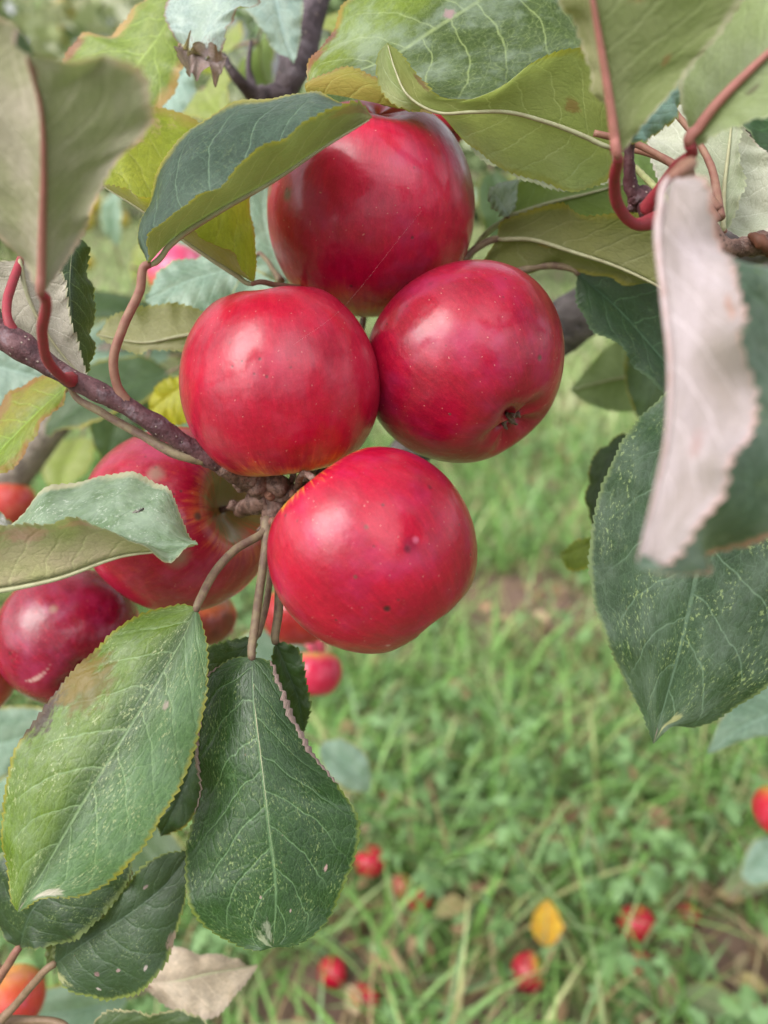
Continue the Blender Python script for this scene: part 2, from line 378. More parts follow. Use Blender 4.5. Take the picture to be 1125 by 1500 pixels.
            A = cr_spline(W(up), 60); B = cr_spline(W(lo), 60); VV = []; UU = []
            nn = np.cross(B - A, np.gradient(A, axis=0)); nn /= np.linalg.norm(nn, axis=1)[:, None] + 1e-9
            el = np.arange(60)
            for k in range(7):
                t = k / 6
                p = A * (1 - t) + B * t + nn * (.0022 * 4 * t * (1 - t))
                if k == 0: p = p + (A - B) / (np.linalg.norm(A - B, axis=1)[:, None] + 1e-6) * (.0011 * ((el * .31) % 1.0))[:, None]
                VV.append(p); UU.append(np.stack([np.linspace(.5, 1, 60), np.full(60, .99 - .35 * t)], 1))
            VV = np.array(VV).reshape(-1, 3); UU = np.array(UU).reshape(-1, 2)
            FF = [(k*60+i, k*60+i+1, (k+1)*60+i+1, (k+1)*60+i) for k in range(6) for i in range(59)]
            mesh_obj(nm, VV, FF, leaf_mat(seed=sd_ + 50, **em), root, UU)
    return root

# ------------------------------------------------------------------ apples
def apple_mat(red=(.34, .001, .024), dark=(.18, .001, .015), yellow=(.50, .30, .03), yl=.42, streak=.5, spots=(), bloomc=(.55, .16, .26),
              bloom=.25, seed=0, R=.037, fleck=(.58, .025, .035), base_y=0.0, rough=.33):
    N = NT("apple_skin"); p = N.vmath('SCALE', N.tex('Object'), sc=1.0 / R)
    sx = N.sep(p); ln = N.vmath('LENGTH', p)
    ct = N.math('DIVIDE', sx[2], ln)                        # +1 at the stalk, -1 at the eye
    hz = N.vmath('NORMALIZE', N.comb(sx[0], sx[1], 0.0))
    mer = N.vmath('ADD', N.vmath('SCALE', hz, sc=4.0), N.comb(seed * 3.1, 0.0, N.math('MULTIPLY', ct, .9)))
    st1 = N.noise(mer, 4.2, 5, .7); st2 = N.noise(mer, 13.0, 3, .6)
    sp = N.vmath('ADD', p, (seed * 2.3, seed * 1.1, 0))
    blot = N.noise(sp, 1.5, 4, .55); fine = N.noise(sp, 26, 3, .6); mid = N.noise(sp, 5.0, 4, .6)
    col = N.mix(N.mr(N.math('ADD', N.math('MULTIPLY', blot, .6), N.math('MULTIPLY', st1, .4)), .36, .62), dark, red)
    col = N.mix(N.math('MULTIPLY', N.mr(st2, .50, .70), .35 * streak), col, tuple(c * .5 for c in dark))
    col = N.mix(N.math('MULTIPLY', N.math('MULTIPLY', N.mr(st1, .5, .72), N.mr(mid, .4, .65)), .38 * streak), col, fleck)
    col = N.mix(N.math('MULTIPLY', N.mr(N.math('ADD', N.math('MULTIPLY', fine, .5), N.math('MULTIPLY', st2, .5)), .5, .64), .16), col, fleck)
    mer2 = N.vmath('ADD', N.vmath('SCALE', hz, sc=4.0), N.comb(0.0, seed * 1.7, N.math('MULTIPLY', ct, 1.6)))
    hair = N.noise(mer2, 34.0, 2, .6)
    col = N.mix(N.math('MULTIPLY', N.mr(hair, .52, .70), .30), col, tuple(c * .55 for c in dark)); col = N.mix(N.math('MULTIPLY', N.mr(hair, .46, .30), .16), col, (.62, .06, .08))
    # ground colour shows round the stalk, with ragged streaks
    th = N.math('ADD', ct, N.math('ADD', N.math('MULTIPLY', N.math('SUBTRACT', st1, .5), .42), N.math('MULTIPLY', N.math('SUBTRACT', blot, .5), .5)))
    ym = N.mr(th, 1 - yl, 1 - yl * .35)
    col = N.mix(N.math('MULTIPLY', N.mr(th, 1 - yl * 1.6, 1 - yl * .7), .6), col, (.62, .14, .03))
    col = N.mix(ym, col, yellow)
    if base_y: col = N.mix(N.math('MULTIPLY', N.mr(N.math('ADD', mid, st1), .95, 1.25), base_y), col, fleck)
    # waxy bloom
    col = N.mix(N.math('MULTIPLY', N.mr(N.noise(sp, 2.1, 3, .6), .45, .75), bloom), col, bloomc)
    # lenticels
    lw = N.vmath('ADD', sp, N.vmath('SCALE', N.noise(sp, 9, 2, col=True), sc=.08))
    ld = N.vor(lw, 13.0); lm = N.math('MULTIPLY', N.mr(ld, .05, .12, 1, 0), N.mr(N.noise(sp, 3.0, 1), .36, .55))
    col = N.mix(N.math('MULTIPLY', lm, .62), col, (.55, .20, .17))
    dd = N.vor(N.vmath('ADD', sp, (5.2, 1.7, 3.3)), 6.2); dm = N.math('MULTIPLY', N.mr(dd, .05, .13, 1, 0), N.mr(N.noise(sp, 2.2, 1), .44, .56))
    col = N.mix(N.math('MULTIPLY', dm, .7), col, (.07, .02, .02))
    hgt = N.math('ADD', N.math('MULTIPLY', N.noise(sp, 4.5, 3, .5), 1.0), N.math('MULTIPLY', N.math('MAXIMUM', lm, dm), -.10))
    hgt = N.math('ADD', hgt, N.math('MULTIPLY', fine, .07))
    for (pos, rad, c, hh) in spots:                        # marks at their own places on the skin
        d = N.vmath('DISTANCE', p, tuple(pos)); d = N.math('ADD', d, N.math('MULTIPLY', N.math('SUBTRACT', mid, .5), rad * .9))
        m_ = N.mr(d, rad * .25, rad * 1.1, 1, 0)
        col = N.mix(N.math('MULTIPLY', m_, .92), col, c); hgt = N.math('ADD', hgt, N.math('MULTIPLY', m_, hh))
    nr = N.bump(hgt, .5, R * .035)
    rg = N.mr(N.noise(sp, 3.4, 4, .6), .3, .75, rough - .05, rough + .16)
    return N.out(N.pr(col, rg, .30, nr, Coat_Weight=.45, Coat_Roughness=.16))
N_ = NT("apple_eye"); n__ = N_.noise(N_.tex('Object'), 420, 3); M_EYE = N_.out(N_.pr(N_.mix(n__, (.05, .03, .02), (.20, .14, .10)), .85, .2))

def apple_mesh(R, seed=0, sy=.90, ntheta=72, nphi=96, lob=1.0, cav=1.0, eye=1.0, squeeze=0.0):
    r_ = np.random.default_rng(seed + 100); ph = r_.uniform(0, 6.28, 8)
    V = []; F = []
    for i in range(ntheta + 1):
        t = math.pi * (i / ntheta)
        for j in range(nphi):
            a = 2 * math.pi * j / nphi
            bot = (1 - math.cos(t)) / 2
            rr = math.sin(t) ** .94 * (1 + .045 * math.cos(t)) * (1 + lob * .018 * math.cos(5*a + ph[0]) * bot ** 1.5 + .020 * math.sin(a + ph[1]) * lob + .014 * lob * math.sin(2*a + ph[2] + t) + .009 * lob * math.sin(3*a + ph[3] + 2*t))
            z = sy * math.cos(t) - .34 * cav * math.exp(-(t / .33) ** 2) + .20 * eye * math.exp(-((math.pi - t) / .30) ** 2) * (1 + .2 * math.cos(5*a + ph[0]))
            z += lob * .025 * math.sin(a + ph[4]) * math.sin(t) + .05 * squeeze * math.cos(2*a) * math.sin(t)
            V.append((R * rr * math.cos(a), R * rr * math.sin(a), R * z))
    for i in range(ntheta):
        for j in range(nphi):
            p = i*nphi + j; q = i*nphi + (j+1) % nphi
            F.append((p, p + nphi, q + nphi, q))
    return V, F

def cam_dir(v): return (CR * v[0] + CU * v[1] - CF * v[2]).normalized()
def apple(label, x, y, r, d, stem=(0, 1, 0), seed=0, sx=1.0, sy=.9, spots=(), group=None, stalk_to=None, loc=None, Rw=None, world_axis=None, stalkl=.5,
          twist=0.0, lo=False, eye=True, name="apple", **kw):
    R = Rw or r * PX(d); c = Vector(loc) if loc is not None else P(x, y, d)
    ax = Vector(world_axis).normalized() if world_axis else cam_dir(stem)
    root = empty(name, c, label, "apple", group)
    q = ax.to_track_quat('Z', 'Y') @ Quaternion((0, 0, 1), twist); root.rotation_mode = 'QUATERNION'; root.rotation_quaternion = q
    inv = q.inverted(); sp = []
    for (px, py, rp, colr, hh) in spots:
        dx, dy = (px - x) * PX(d), -(py - y) * PX(d); z2 = R*R*.92 - dx*dx - dy*dy
        if z2 <= 0: z2 = (R * .15) ** 2
        v = CR * dx + CU * dy - CF * math.sqrt(z2); sp.append((inv @ v / R, 1.35 * rp * PX(d) / R, colr, hh))
    mat = apple_mat(seed=seed, R=R, spots=sp, **kw)
    nt_, np_ = (28, 40) if lo else (80, 112)
    V, F = apple_mesh(R, seed, sy, nt_, np_)
    o = mesh_obj("skin", V, F, mat); o.parent = root
    # dried eye: five little sepals in the basin
    if eye:
        mb = MB(); r_ = np.random.default_rng(seed); zb = -R * sy + R * .19
        for k in range(5):
            a = k * 1.2566 + r_.uniform(-.2, .2); ca, sa = math.cos(a), math.sin(a)
            mb.tube([(R*.02*ca, R*.02*sa, zb + R*.02), (R*.085*ca, R*.085*sa, zb - R*.03), (R*.10*ca + R*.03*sa, R*.10*sa, zb - R*r_.uniform(.06, .10))],
                    [R*.035, R*.03, R*.008], n=6, ns=8, rough=.3, seed=k)
        mb.blob((0, 0, zb + R*.02), R*.06, 6, .3, seed)
        e = mb.build("eye", M_EYE); e.parent = root
    if stalk_to is not None or stalkl:
        zt = R * (sy - .32)
        if stalk_to is not None: end = inv @ (Vector(P(*stalk_to)) - c)
        else: end = Vector((R*.12, R*.05, zt + R * stalkl))
        mb = MB(); mb.tube([(0, 0, zt - R*.03), (R*.02, 0, zt + R*.2), tuple(end)], [R*.035, R*.032, R*.06], n=9, ns=14, rough=.12, seed=seed)
        s = mb.build("stalk", M_SPUR); s.parent = root
    return root

# ================================================================== THE SETTING
def ground_h(x, y):
    return (.020 * np.sin(x * 2.1 + .4) * np.cos(y * 1.7) + .012 * np.sin(x * 5.3 + y * 3.1) + .006 * np.sin(x * 11.7 - y * 9.3))
SOIL = [(G(768, 880), .24, .10), (G(1090, 1445), .15, .10), (G(720, 1490), .07, .035), (G(450, 1480), .10, .04)]
WF = [(542, 1262, .026, .060), (773, 1424, .027, .055), (932, 1352, .028, .050), (937, 1410, .015, .035), (533, 1465, .023, .035), (487, 1424, .022, .035), (616, 1320, .020, .030), (800, 1370, .05, .06)]
WFP = [(G(x, y, h), R) for (x, y, R, h) in WF]
def build_ground():
    xs = np.concatenate([[-200, -60, -20, -8], np.linspace(-4, 4, 130), [8, 20, 60, 200]])
    ys = np.concatenate([[-30, -8, -2], np.linspace(-.4, 9, 140), [12, 20, 45, 100, 300]])
    X, Y = np.meshgrid(xs, ys, indexing='ij'); Z = ground_h(X, Y)
    nx, ny = X.shape; V = np.stack([X, Y, Z], -1).reshape(-1, 3)
    ii, jj = np.meshgrid(np.arange(nx - 1), np.arange(ny - 1), indexing='ij'); a = (ii * ny + jj).ravel()
    F = np.stack([a, a + ny, a + ny + 1, a + 1], 1)
    N = NT("meadow_soil"); p = N.tex('Object')
    n = N.noise(p, 7, 6, .65); n2 = N.noise(p, 60, 4, .7)
    soil = N.mix(n2, (.09, .055, .04), (.30, .20, .15)); gr = N.mix(n2, (.06, .10, .03), (.19, .27, .09))
    f = N.mr(n, .38, .56)
    for (c, ra, rb) in SOIL:
        d = N.vmath('DISTANCE', p, (c.x, c.y, 0)); f = N.math('MULTIPLY', f, N.mr(d, ra * .5, ra * 1.1))
    m = N.out(N.pr(N.mix(f, soil, gr), .9, .2, N.bump(n2, .8, .02)))
    o = mesh_obj("ground", V, F, m); tag(o, kind='structure')
build_ground()

def blade_mat(name, cols, trans=.3, rough=.5):
    N = NT(name); rnd = N.geo('Random Per Island'); x = N.n('ShaderNodeValToRGB'); N.put(x.inputs[0], rnd)
    e = x.color_ramp.elements
    while len(e) < len(cols): e.new(.5)
    for i, c in enumerate(cols): e[i].position = i / (len(cols) - 1); e[i].color = (*c, 1)
    col = N.mix(N.math('MULTIPLY', N.noise(N.tex('Object'), 14, 3), .5), x.outputs[0], N.mix(1.0, x.outputs[0], (1.6, 1.45, 1.1), 'MULTIPLY'))
    s = N.pr(col, rough, .4); t = N.n('ShaderNodeBsdfTranslucent'); N.put(t.inputs[0], col)
    m = N.n('ShaderNodeMixShader'); m.inputs[0].default_value = trans
    N.t.links.new(s, m.inputs[1]); N.t.links.new(t.outputs[0], m.inputs[2]); return N.out(m.outputs[0])

def strips(name, n, ylo, yhi, lmin, lmax, wmin, wmax, mat, upright=.6, seg=5, seed=0, power=1.0, avoid=.9, z0=-.01, label=None, cat=None):
    r_ = np.random.default_rng(seed)
    y = ylo + (yhi - ylo) * r_.random(n) ** power; hw = .50 * (y / math.cos(PITCH) + .5) + .35
    x = r_.uniform(-1, 1, n) * hw
    tuft = .5 + .5 * np.sin(x * 9 + 2 * np.sin(y * 7)) * np.sin(y * 8 + 1.5 * np.sin(x * 6))
    keep = r_.random(n) < (.38 + .62 * tuft) * np.where((y < 1.12) & (upright < .9), .55, 1.0)
    for (c, ra, rb) in SOIL:
        d = np.hypot(x - c.x, (y - c.y)); d = np.hypot(x - c.x, np.where(y < c.y, (y - c.y) * .62, (y - c.y))); keep &= ~((d < ra * (.8 + .3 * np.sin(x * 40) * np.sin(y * 37))) & (r_.random(n) < avoid))
    for (c, R) in WFP: keep &= ~((np.abs(x - c.x) < R * 1.3) & (y < c.y + .02) & (y > c.y - .13) & (r_.random(n) < .6))
    x, y, tuft = x[keep], y[keep], tuft[keep]; n = len(x)
    L = r_.uniform(lmin, lmax, n) * (.6 + .5 * tuft); wd = r_.uniform(wmin, wmax, n)
    th = r_.uniform(0, 2*np.pi, n); lean = np.abs(r_.normal(0, upright, n)) + .12; bend = r_.uniform(.3, 1.7, n) * (1 if upright < 1.2 else .4)
    z = ground_h(x, y) + z0; px, py, pz = x.copy(), y.copy(), z.copy()
    fa = th + np.pi/2 + r_.normal(0, .5, n)
    V = np.zeros((n, (seg + 1) * 2, 3))
    for k in range(seg + 1):
        t = k / seg; w_ = wd * (1 - t ** 2.2) * .5 + .0002
        V[:, 2*k] = np.stack([px - np.cos(fa) * w_, py - np.sin(fa) * w_, pz], 1); V[:, 2*k+1] = np.stack([px + np.cos(fa) * w_, py + np.sin(fa) * w_, pz], 1)
        a = np.minimum(lean + bend * t, 2.3); px += np.cos(th) * np.sin(a) * L / seg; py += np.sin(th) * np.sin(a) * L / seg
        pz += np.cos(a) * L / seg; pz = np.maximum(pz, z + .006)
    b = np.arange(n)[:, None] * (seg + 1) * 2
    F = np.concatenate([np.stack([b[:, 0] + 2*k, b[:, 0] + 2*k+1, b[:, 0] + 2*k+3, b[:, 0] + 2*k+2], 1) for k in range(seg)])
    o = fast_mesh(name, V.reshape(-1, 3), F, mat); tag(o, label, cat, kind='stuff'); return o
def fast_mesh(name, V, F, mat, smooth=True):
    me = bpy.data.meshes.new(name); nf, k = F.shape
    me.vertices.add(len(V)); me.vertices.foreach_set('co', V.astype(np.float32).ravel())
    me.loops.add(nf * k); me.loops.foreach_set('vertex_index', F.astype(np.int32).ravel())
    me.polygons.add(nf); me.polygons.foreach_set('loop_start', np.arange(0, nf*k, k, dtype=np.int32)); me.polygons.foreach_set('loop_total', np.full(nf, k, dtype=np.int32))
    me.materials.append(mat); me.update(calc_edges=True); me.validate()
    if smooth: me.polygons.foreach_set('use_smooth', [True] * nf)
    o = bpy.data.objects.new(name, me); C.objects.link(o); return o

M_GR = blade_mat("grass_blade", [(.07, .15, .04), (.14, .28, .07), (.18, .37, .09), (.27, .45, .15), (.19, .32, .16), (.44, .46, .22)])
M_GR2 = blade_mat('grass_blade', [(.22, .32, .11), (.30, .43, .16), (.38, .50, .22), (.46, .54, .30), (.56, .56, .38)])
M_STRAW = blade_mat("straw", [(.30, .24, .13), (.22, .15, .08), (.40, .33, .20)], .1, .7)
M_WEED = blade_mat("weed_leaf", [(.09, .17, .06), (.14, .26, .09), (.20, .34, .16), (.15, .27, .10)])
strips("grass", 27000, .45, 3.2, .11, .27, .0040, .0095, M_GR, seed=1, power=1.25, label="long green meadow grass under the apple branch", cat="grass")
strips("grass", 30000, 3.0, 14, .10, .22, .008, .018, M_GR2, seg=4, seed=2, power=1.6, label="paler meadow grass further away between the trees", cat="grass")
strips("dead_grass", 7000, .5, 4.5, .08, .26, .002, .0055, M_STRAW, upright=1.0, seed=3, z0=.0, avoid=.3, label="dry straw-coloured stems lying in the green grass", cat="dry grass")

def weeds(n, seed):
    r_ = np.random.default_rng(seed); VV = []; FF = []
    base = 0
    for i in range(n):
        y = .5 + 3.6 * r_.random() ** 1.3; x = r_.uniform(-1, 1) * (.5 * (y / math.cos(PITCH) + .5) + .3)
        tuft = math.sin(x * 6 + 1) * math.sin(y * 5 + 2)
        if tuft < (.1 if y > 1.35 or x < .05 else -.5) and r_.random() < .85: continue
        if any(math.hypot(x - c.x, y - c.y) < ra * .8 for (c, ra, rb) in SOIL) and r_.random() < .8: continue
        if any(abs(x - c.x) < R * 1.2 and -.14 < y - c.y < .03 for c, R in WFP) and r_.random() < .7: continue
        z = float(ground_h(x, y)) + r_.uniform(.01, .10 if y > 1.2 else .15); rot = r_.uniform(0, 6.28); s = r_.uniform(.010, .026)
        q = Quaternion((r_.normal(0, .35), r_.normal(0, .35), 1), rot)
        for k in range(3):                                  # three toothed leaflets
            a = (k - 1) * 1.25; ca, sa = math.cos(a), math.sin(a)
            prof = [(.1, 0), (.45, .42), (.62, .30), (.8, .58), (.98, .26), (1.25, .30), (1.38, 0), (1.25, -.30), (.98, -.26), (.8, -.58), (.62, -.30), (.45, -.42)]
            for (lx, ly) in prof:
                v = q @ Vector(((lx * ca - ly * sa) * s, (lx * sa + ly * ca) * s, -.25 * s * lx * lx + abs(ly) * .3 * s)); VV.append((x + v.x, y + v.y, z + v.z))
            VV.append(tuple(Vector((x, y, z)) + q @ Vector((.8 * ca * s, .8 * sa * s, -.2 * s)))); c = base + 12
            for m in range(12): FF.append((base + m, base + (m + 1) % 12, c))
            base += 13
    o = fast_mesh("ground_cover", np.array(VV), np.array(FF), M_WEED); tag(o, "low three-lobed weed leaves growing among the grass", "weeds", kind='stuff')
weeds(5200, 5)
def litter(n, seed):
    r_ = np.random.default_rng(seed); VV = []; FF = []
    for i in range(n):
        y = .5 + 3.2 * r_.random() ** 1.7; x = r_.uniform(-1, 1) * (.5 * (y + .5) + .3); z = float(ground_h(x, y)) + r_.uniform(.004, .05)
        q = Quaternion((r_.normal(0, .5), r_.normal(0, .5), 1), r_.uniform(0, 6.28)); s = r_.uniform(.015, .035); b = len(VV)
        for (a, c, e) in [(-.5, 0, 0), (-.2, .26, .1), (-.2, -.24, .12), (.15, .28, .16), (.15, -.27, .1), (.5, 0, -.08), (0, 0, 0)]:
            VV.append(tuple(Vector((x, y, z)) + q @ Vector((a * 2 * s, c * 2 * s, e * 2 * s))))
        for t in ((0, 2, 6), (2, 4, 6), (4, 5, 6), (5, 3, 6), (3, 1, 6), (1, 0, 6)): FF.append(tuple(b + k for k in t))
    o = fast_mesh("leaf_litter", np.array(VV), np.array(FF), blade_mat("dead_leaf", [(.20, .12, .07), (.30, .20, .12), (.14, .08, .05), (.38, .30, .20), (.26, .22, .10)], .08, .75))
    tag(o, "brown dead leaves scattered over the ground between the grass", "dead leaves", kind='stuff')
litter(900, 8)

# neighbouring apple trees and the hedge behind them
def crown_mesh(c, rad, n, size, seed, clumps=26, flat=1.0):
    r_ = np.random.default_rng(seed); V = np.zeros((n, 6, 3))
    cc = r_.normal(0, 1, (clumps, 3)); cc /= np.linalg.norm(cc, axis=1)[:, None]; cc *= (r_.random((clumps, 1)) ** .4)
    cc = cc * np.array(rad) + np.array(c); k = r_.integers(0, clumps, n)
    p = cc[k] + r_.normal(0, 1, (n, 3)) * np.array(rad) * .17
    d = r_.normal(0, 1, (n, 3)); d[:, 2] -= .5; d /= np.linalg.norm(d, axis=1)[:, None]
    s = np.cross(d, r_.normal(0, 1, (n, 3))); s /= np.linalg.norm(s, axis=1)[:, None]; nn = np.cross(s, d)
    L = (size * r_.uniform(.7, 1.3, n))[:, None]; Wd = L * .30
    V[:, 0] = p; V[:, 1] = p + d*L*.35 - s*Wd + nn*L*.08; V[:, 2] = p + d*L*.35 + s*Wd + nn*L*.08
    V[:, 3] = p + d*L*.75 - s*Wd*.75; V[:, 4] = p + d*L*.75 + s*Wd*.75; V[:, 5] = p + d*L - nn*L*.12
    b = np.arange(n)[:, None] * 6
    F3 = np.concatenate([b + np.array([0, 2, 1]), b + np.array([1, 2, 3]), b + np.array([2, 4, 3]), b + np.array([3, 4, 5])])
    return V.reshape(-1, 3), F3, cc
M_CR = [blade_mat("crown_leaves", [(.12, .18, .08), (.28, .36, .16), (.44, .50, .28), (.56, .60, .42), (.66, .68, .55)]),
        blade_mat("crown_leaves", [(.12, .19, .09), (.20, .30, .14), (.30, .40, .20), (.40, .46, .30)]),
        blade_mat("hedge_leaves", [(.14, .20, .10), (.22, .30, .15), (.32, .40, .22), (.44, .47, .32)])]
def tree(label, x, y, h, rad, n, size, seed, mi=0, kind="apple_tree", cat="tree"):
    root = empty(kind, (x, y, float(ground_h(x, y)) - .02), label, cat)
    z0 = root.location.z; V, F, cc = crown_mesh((x, y, h), rad, n, size, seed)
    o = fast_mesh("crown", V, F, M_CR[mi]); put_under(o, root)
    mb = MB(); mb.tube([(x, y, z0), (x + .03, y, h * .35), (x - .02, y + .03, h * .65), (x, y, h + rad[2] * .5)], [.075, .055, .045, .012], 12, rough=.08, seed=seed)
    o = mb.build("trunk", M_LIMB, root)
    for q in cc[::2]:
        mb = MB(); s0 = (x, y, h * .45 + .3 * (q[2] - h * .45) * .6)
        mid = (x + (q[0]-x) * .45, y + (q[1]-y) * .45, s0[2] + (q[2]-s0[2]) * .7)
        mb.tube([s0, mid, tuple(q)], [.026, .016, .005], 7, rough=.1, seed=seed); mb.build("limb", M_LIMB, root)
    return cc
tree("pale green apple tree with yellow fruit far behind the left leaves", -1.75, 3.6, 1.45, (.95, .8, .70), 5200, .085, 21)
tree("loose green apple tree further back, right of the yellow-fruited tree", .35, 6.6, 1.9, (1.2, 1.0, .95), 8000, .10, 22, 1)
tree("distant apple tree standing at the right edge of the meadow", 3.4, 7.2, 1.9, (1.2, 1.0, 1.0), 7000, .10, 23, 1)
for i, hx in enumerate((-9, -5.5, -2, 1.5, 5, 8.5)):
    V, F, cc = crown_mesh((hx, 13.5 + .6 * math.sin(i * 2), 1.15), (2.2, 1.0, 1.05), 8000, .17, 40 + i, 60)
    lb = ["hedge bush at the far left end of the boundary hedge", "second bush from the left in the boundary hedge", "hedge bush behind the yellow-fruited tree",
          "hedge bush behind the middle apple tree", "second bush from the right in the boundary hedge", "hedge bush at the far right end of the boundary hedge"][i]
    root = empty("hedge_bush", (hx, 13.5, 0), lb, "bush", "bushes of the boundary hedge")
    o = fast_mesh("foliage", V, F, M_CR[2]); put_under(o, root)
    mb = MB(); mb.tube([(hx, 13.5, -.05), (hx + .1, 13.5, 1.0), (hx, 13.5, 1.6)], [.09, .07, .02], 8, rough=.1, seed=i); mb.build("stem", M_LIMB, root)
# yellow fruit of the neighbouring tree
YEL = dict(red=(.55, .42, .06), dark=(.42, .34, .05), yellow=(.60, .50, .08), fleck=(.6, .5, .1), bloom=.1, bloomc=(.6, .55, .3))
for i, (x, y, r, d, lb) in enumerate([(132, 300, 17, 2.6, "upper yellow apple of the pair hanging in the blurred tree at left"), (122, 323, 17, 2.58, "lower yellow apple of the pair hanging in the blurred tree at left"),
        (95, 12, 16, 2.9, "yellow apple high in the blurred tree at the top left"), (145, 38, 13, 3.0, "small yellow apple below the top left one in the blurred tree"),
        (175, 322, 14, 2.7, "yellow apple right of the pair in the blurred tree"), (88, 50, 13, 3.0, "yellow apple beside the dark bud of the big pale leaf"),
        (125, 385, 14, 2.7, "lowest yellow apple in the blurred tree at left")]):
    apple(lb, x, y, r, d, stem=(0, 1, .1), seed=200 + i, lo=True, group="yellow apples on the neighbouring tree", **YEL)

# ================================================================== APPLES
OR = dict(red=(.50, .03, .02), dark=(.34, .012, .02), yellow=(.50, .30, .05))
SC = (.10, .05, .035); DK = (.035, .01, .012); TN = (.26, .13, .09); PL = (.55, .30, .28)
apple("large shaded red apple at the top of the cluster, under the big curled leaf", 545, 309, 153, .345, stem=(-.05, -.80, -.60), seed=1, sy=1.0, yl=.40, bloom=.45,
      red=(.46, .0008, .036), dark=(.31, .0008, .025), bloomc=(.34, .045, .13), eye=False, twist=.6, spots=[(437, 325, 9, SC, -.2), (452, 268, 5, SC, -.2), (468, 272, 5, SC, -.2), (432, 275, 5, SC, -.2), (490, 273, 6, DK, -.3), (405, 295, 12, TN, .0), (520, 215, 5, SC, -.1), (600, 200, 16, (.5, .18, .05), 0)], stalk_to=(470, 700, .345))
apple("bright red apple at centre left of the cluster with a yellow base", 411, 562, 147, .298, stem=(.10, -.97, -.22), seed=2, sy=1.0, yl=.24, red=(.41, .0008, .026), dark=(.27, .0008, .019),
      bloom=.12, twist=1.0, spots=[(437, 578, 5, DK, -.3), (399, 515, 4, DK, -.3), (421, 562, 4, SC, -.2), (476, 520, 4, SC, -.2), (405, 506, 3, SC, -.2), (418, 551, 3, DK, -.2), (373, 556, 3, SC, -.2), (445, 600, 3, SC, -.2), (395, 470, 3, SC, -.2)], stalk_to=(410, 728, .320))
apple("red apple at right of the cluster showing its eye at lower right", 684, 535, 148, .317, stem=(-.46, .70, -.38), seed=3, sy=.92, yl=.2, red=(.34, .0008, .024), dark=(.21, .0008, .016), bloom=.5,
      bloomc=(.36, .02, .09), spots=[(627, 449, 7, DK, -.3), (770, 546, 4, SC, -.2), (593, 602, 5, PL, 0), (650, 620, 2, SC, 0)], stalk_to=(440, 715, .345))
apple("scarlet apple at the bottom of the cluster", 548, 806, 150, .276, stem=(-.62, .74, -.06), seed=4, sy=1.0, yl=.12, red=(.40, .0008, .025), dark=(.27, .0008, .018), bloom=.28, bloomc=(.42, .03, .14),
      twist=.4, spots=[(623, 719, 5, DK, -.4), (597, 793, 11, (.22, .006, .03), -.10), (593, 798, 5, (.12, .006, .02), -.1), (497, 742, 6, (.25, .01, .03), -.1), (604, 786, 5, (.45, .08, .14), .1), (566, 876, 5, DK, -.3), (568, 932, 4, PL, .1), (540, 770, 4, SC, -.1), (526, 833, 3, SC, 0)], stalk_to=(432, 722, .315))  # pale mark beside the dark dent is its rim highlight, painted on
apple("red apple behind the branch at left, open stalk hollow with yellow streaks", 262, 764, 137, .362, stem=(.84, .20, .50), seed=5, sy=.95, yl=.17, streak=.9, red=(.42, .002, .036), dark=(.27, .001, .020), bloom=.3, bloomc=(.55, .08, .2),
      yellow=(.20, .15, .045), fleck=(.60, .10, .03), spots=[(263, 704, 12, TN, .1), (293, 806, 16, TN, .1), (318, 756, 6, SC, -.1)], stalk_to=(385, 745, .322))
apple("dark red apple low at left with pale scratches, below the folded leaf", 103, 934, 101, .385, stem=(-.5, .5, -.6), seed=6, sy=.92, red=(.26, .001, .024), dark=(.15, .001, .015), bloom=.3, bloomc=(.38, .05, .15), rough=.24,
      spots=[(113, 883, 7, TN, .1), (98, 972, 4, PL, 0), (93, 975, 4, PL, 0), (88, 977, 3.5, PL, 0), (103, 968, 3.5, PL, 0), (108, 963, 3, PL, 0), (112, 957, 2.5, PL, 0), (82, 979, 3, PL, 0), (76, 979, 2, PL, 0), (57, 941, 4, DK, -.2)])
apple("red apple cut off by the left edge beside the scratched one", -62, 985, 84, .40, stem=(0, .9, -.3), seed=7, **OR)
apple("small orange-red apple at the left edge above the folded leaf", 8, 736, 42, .62, stem=(.1, .9, -.3), seed=8, red=(.50, .06, .04), dark=(.42, .03, .03), bloom=.5, bloomc=(.5, .2, .12), yl=.5)
apple("orange-red apple in the bottom left corner behind the leaf stalks", 10, 1466, 52, .50, stem=(-.2, .9, -.2), seed=9, red=(.52, .05, .03), dark=(.45, .02, .025), yl=.7, yellow=(.55, .22, .05))
apple("red apple barely entering the very bottom left corner", -10, 1552, 62, .50, stem=(.2, .9, -.2), seed=19, **OR)
apple("pale pink blurred apple behind the folded blue-green leaf", 262, 402, 46, .55, stem=(-.2, -.8, .2), seed=10, red=(.62, .07, .17), dark=(.55, .05, .14), bloom=.8, bloomc=(.75, .32, .45))
apple("dark red apple peeping out behind the top apple under the curled leaf", 648, 178, 42, .46, stem=(-.4, .8, -.3), seed=11, red=(.30, .005, .015), dark=(.18, .004, .012), bloom=.1)
apple("blurred red apple hanging behind the lowest apple of the cluster", 434, 903, 50, .55, stem=(0, .9, -.2), seed=12, **OR)
apple("lower blurred crimson apple behind the cluster, above the grass", 463, 986, 39, .62, stem=(0, .9, -.2), seed=13, red=(.60, .02, .07), dark=(.50, .01, .05))
apple("small blurred pink apple between the two crimson ones behind the cluster", 455, 950, 22, .70, stem=(0, .9, -.2), seed=23, red=(.62, .06, .12), dark=(.50, .02, .06), bloom=.6)
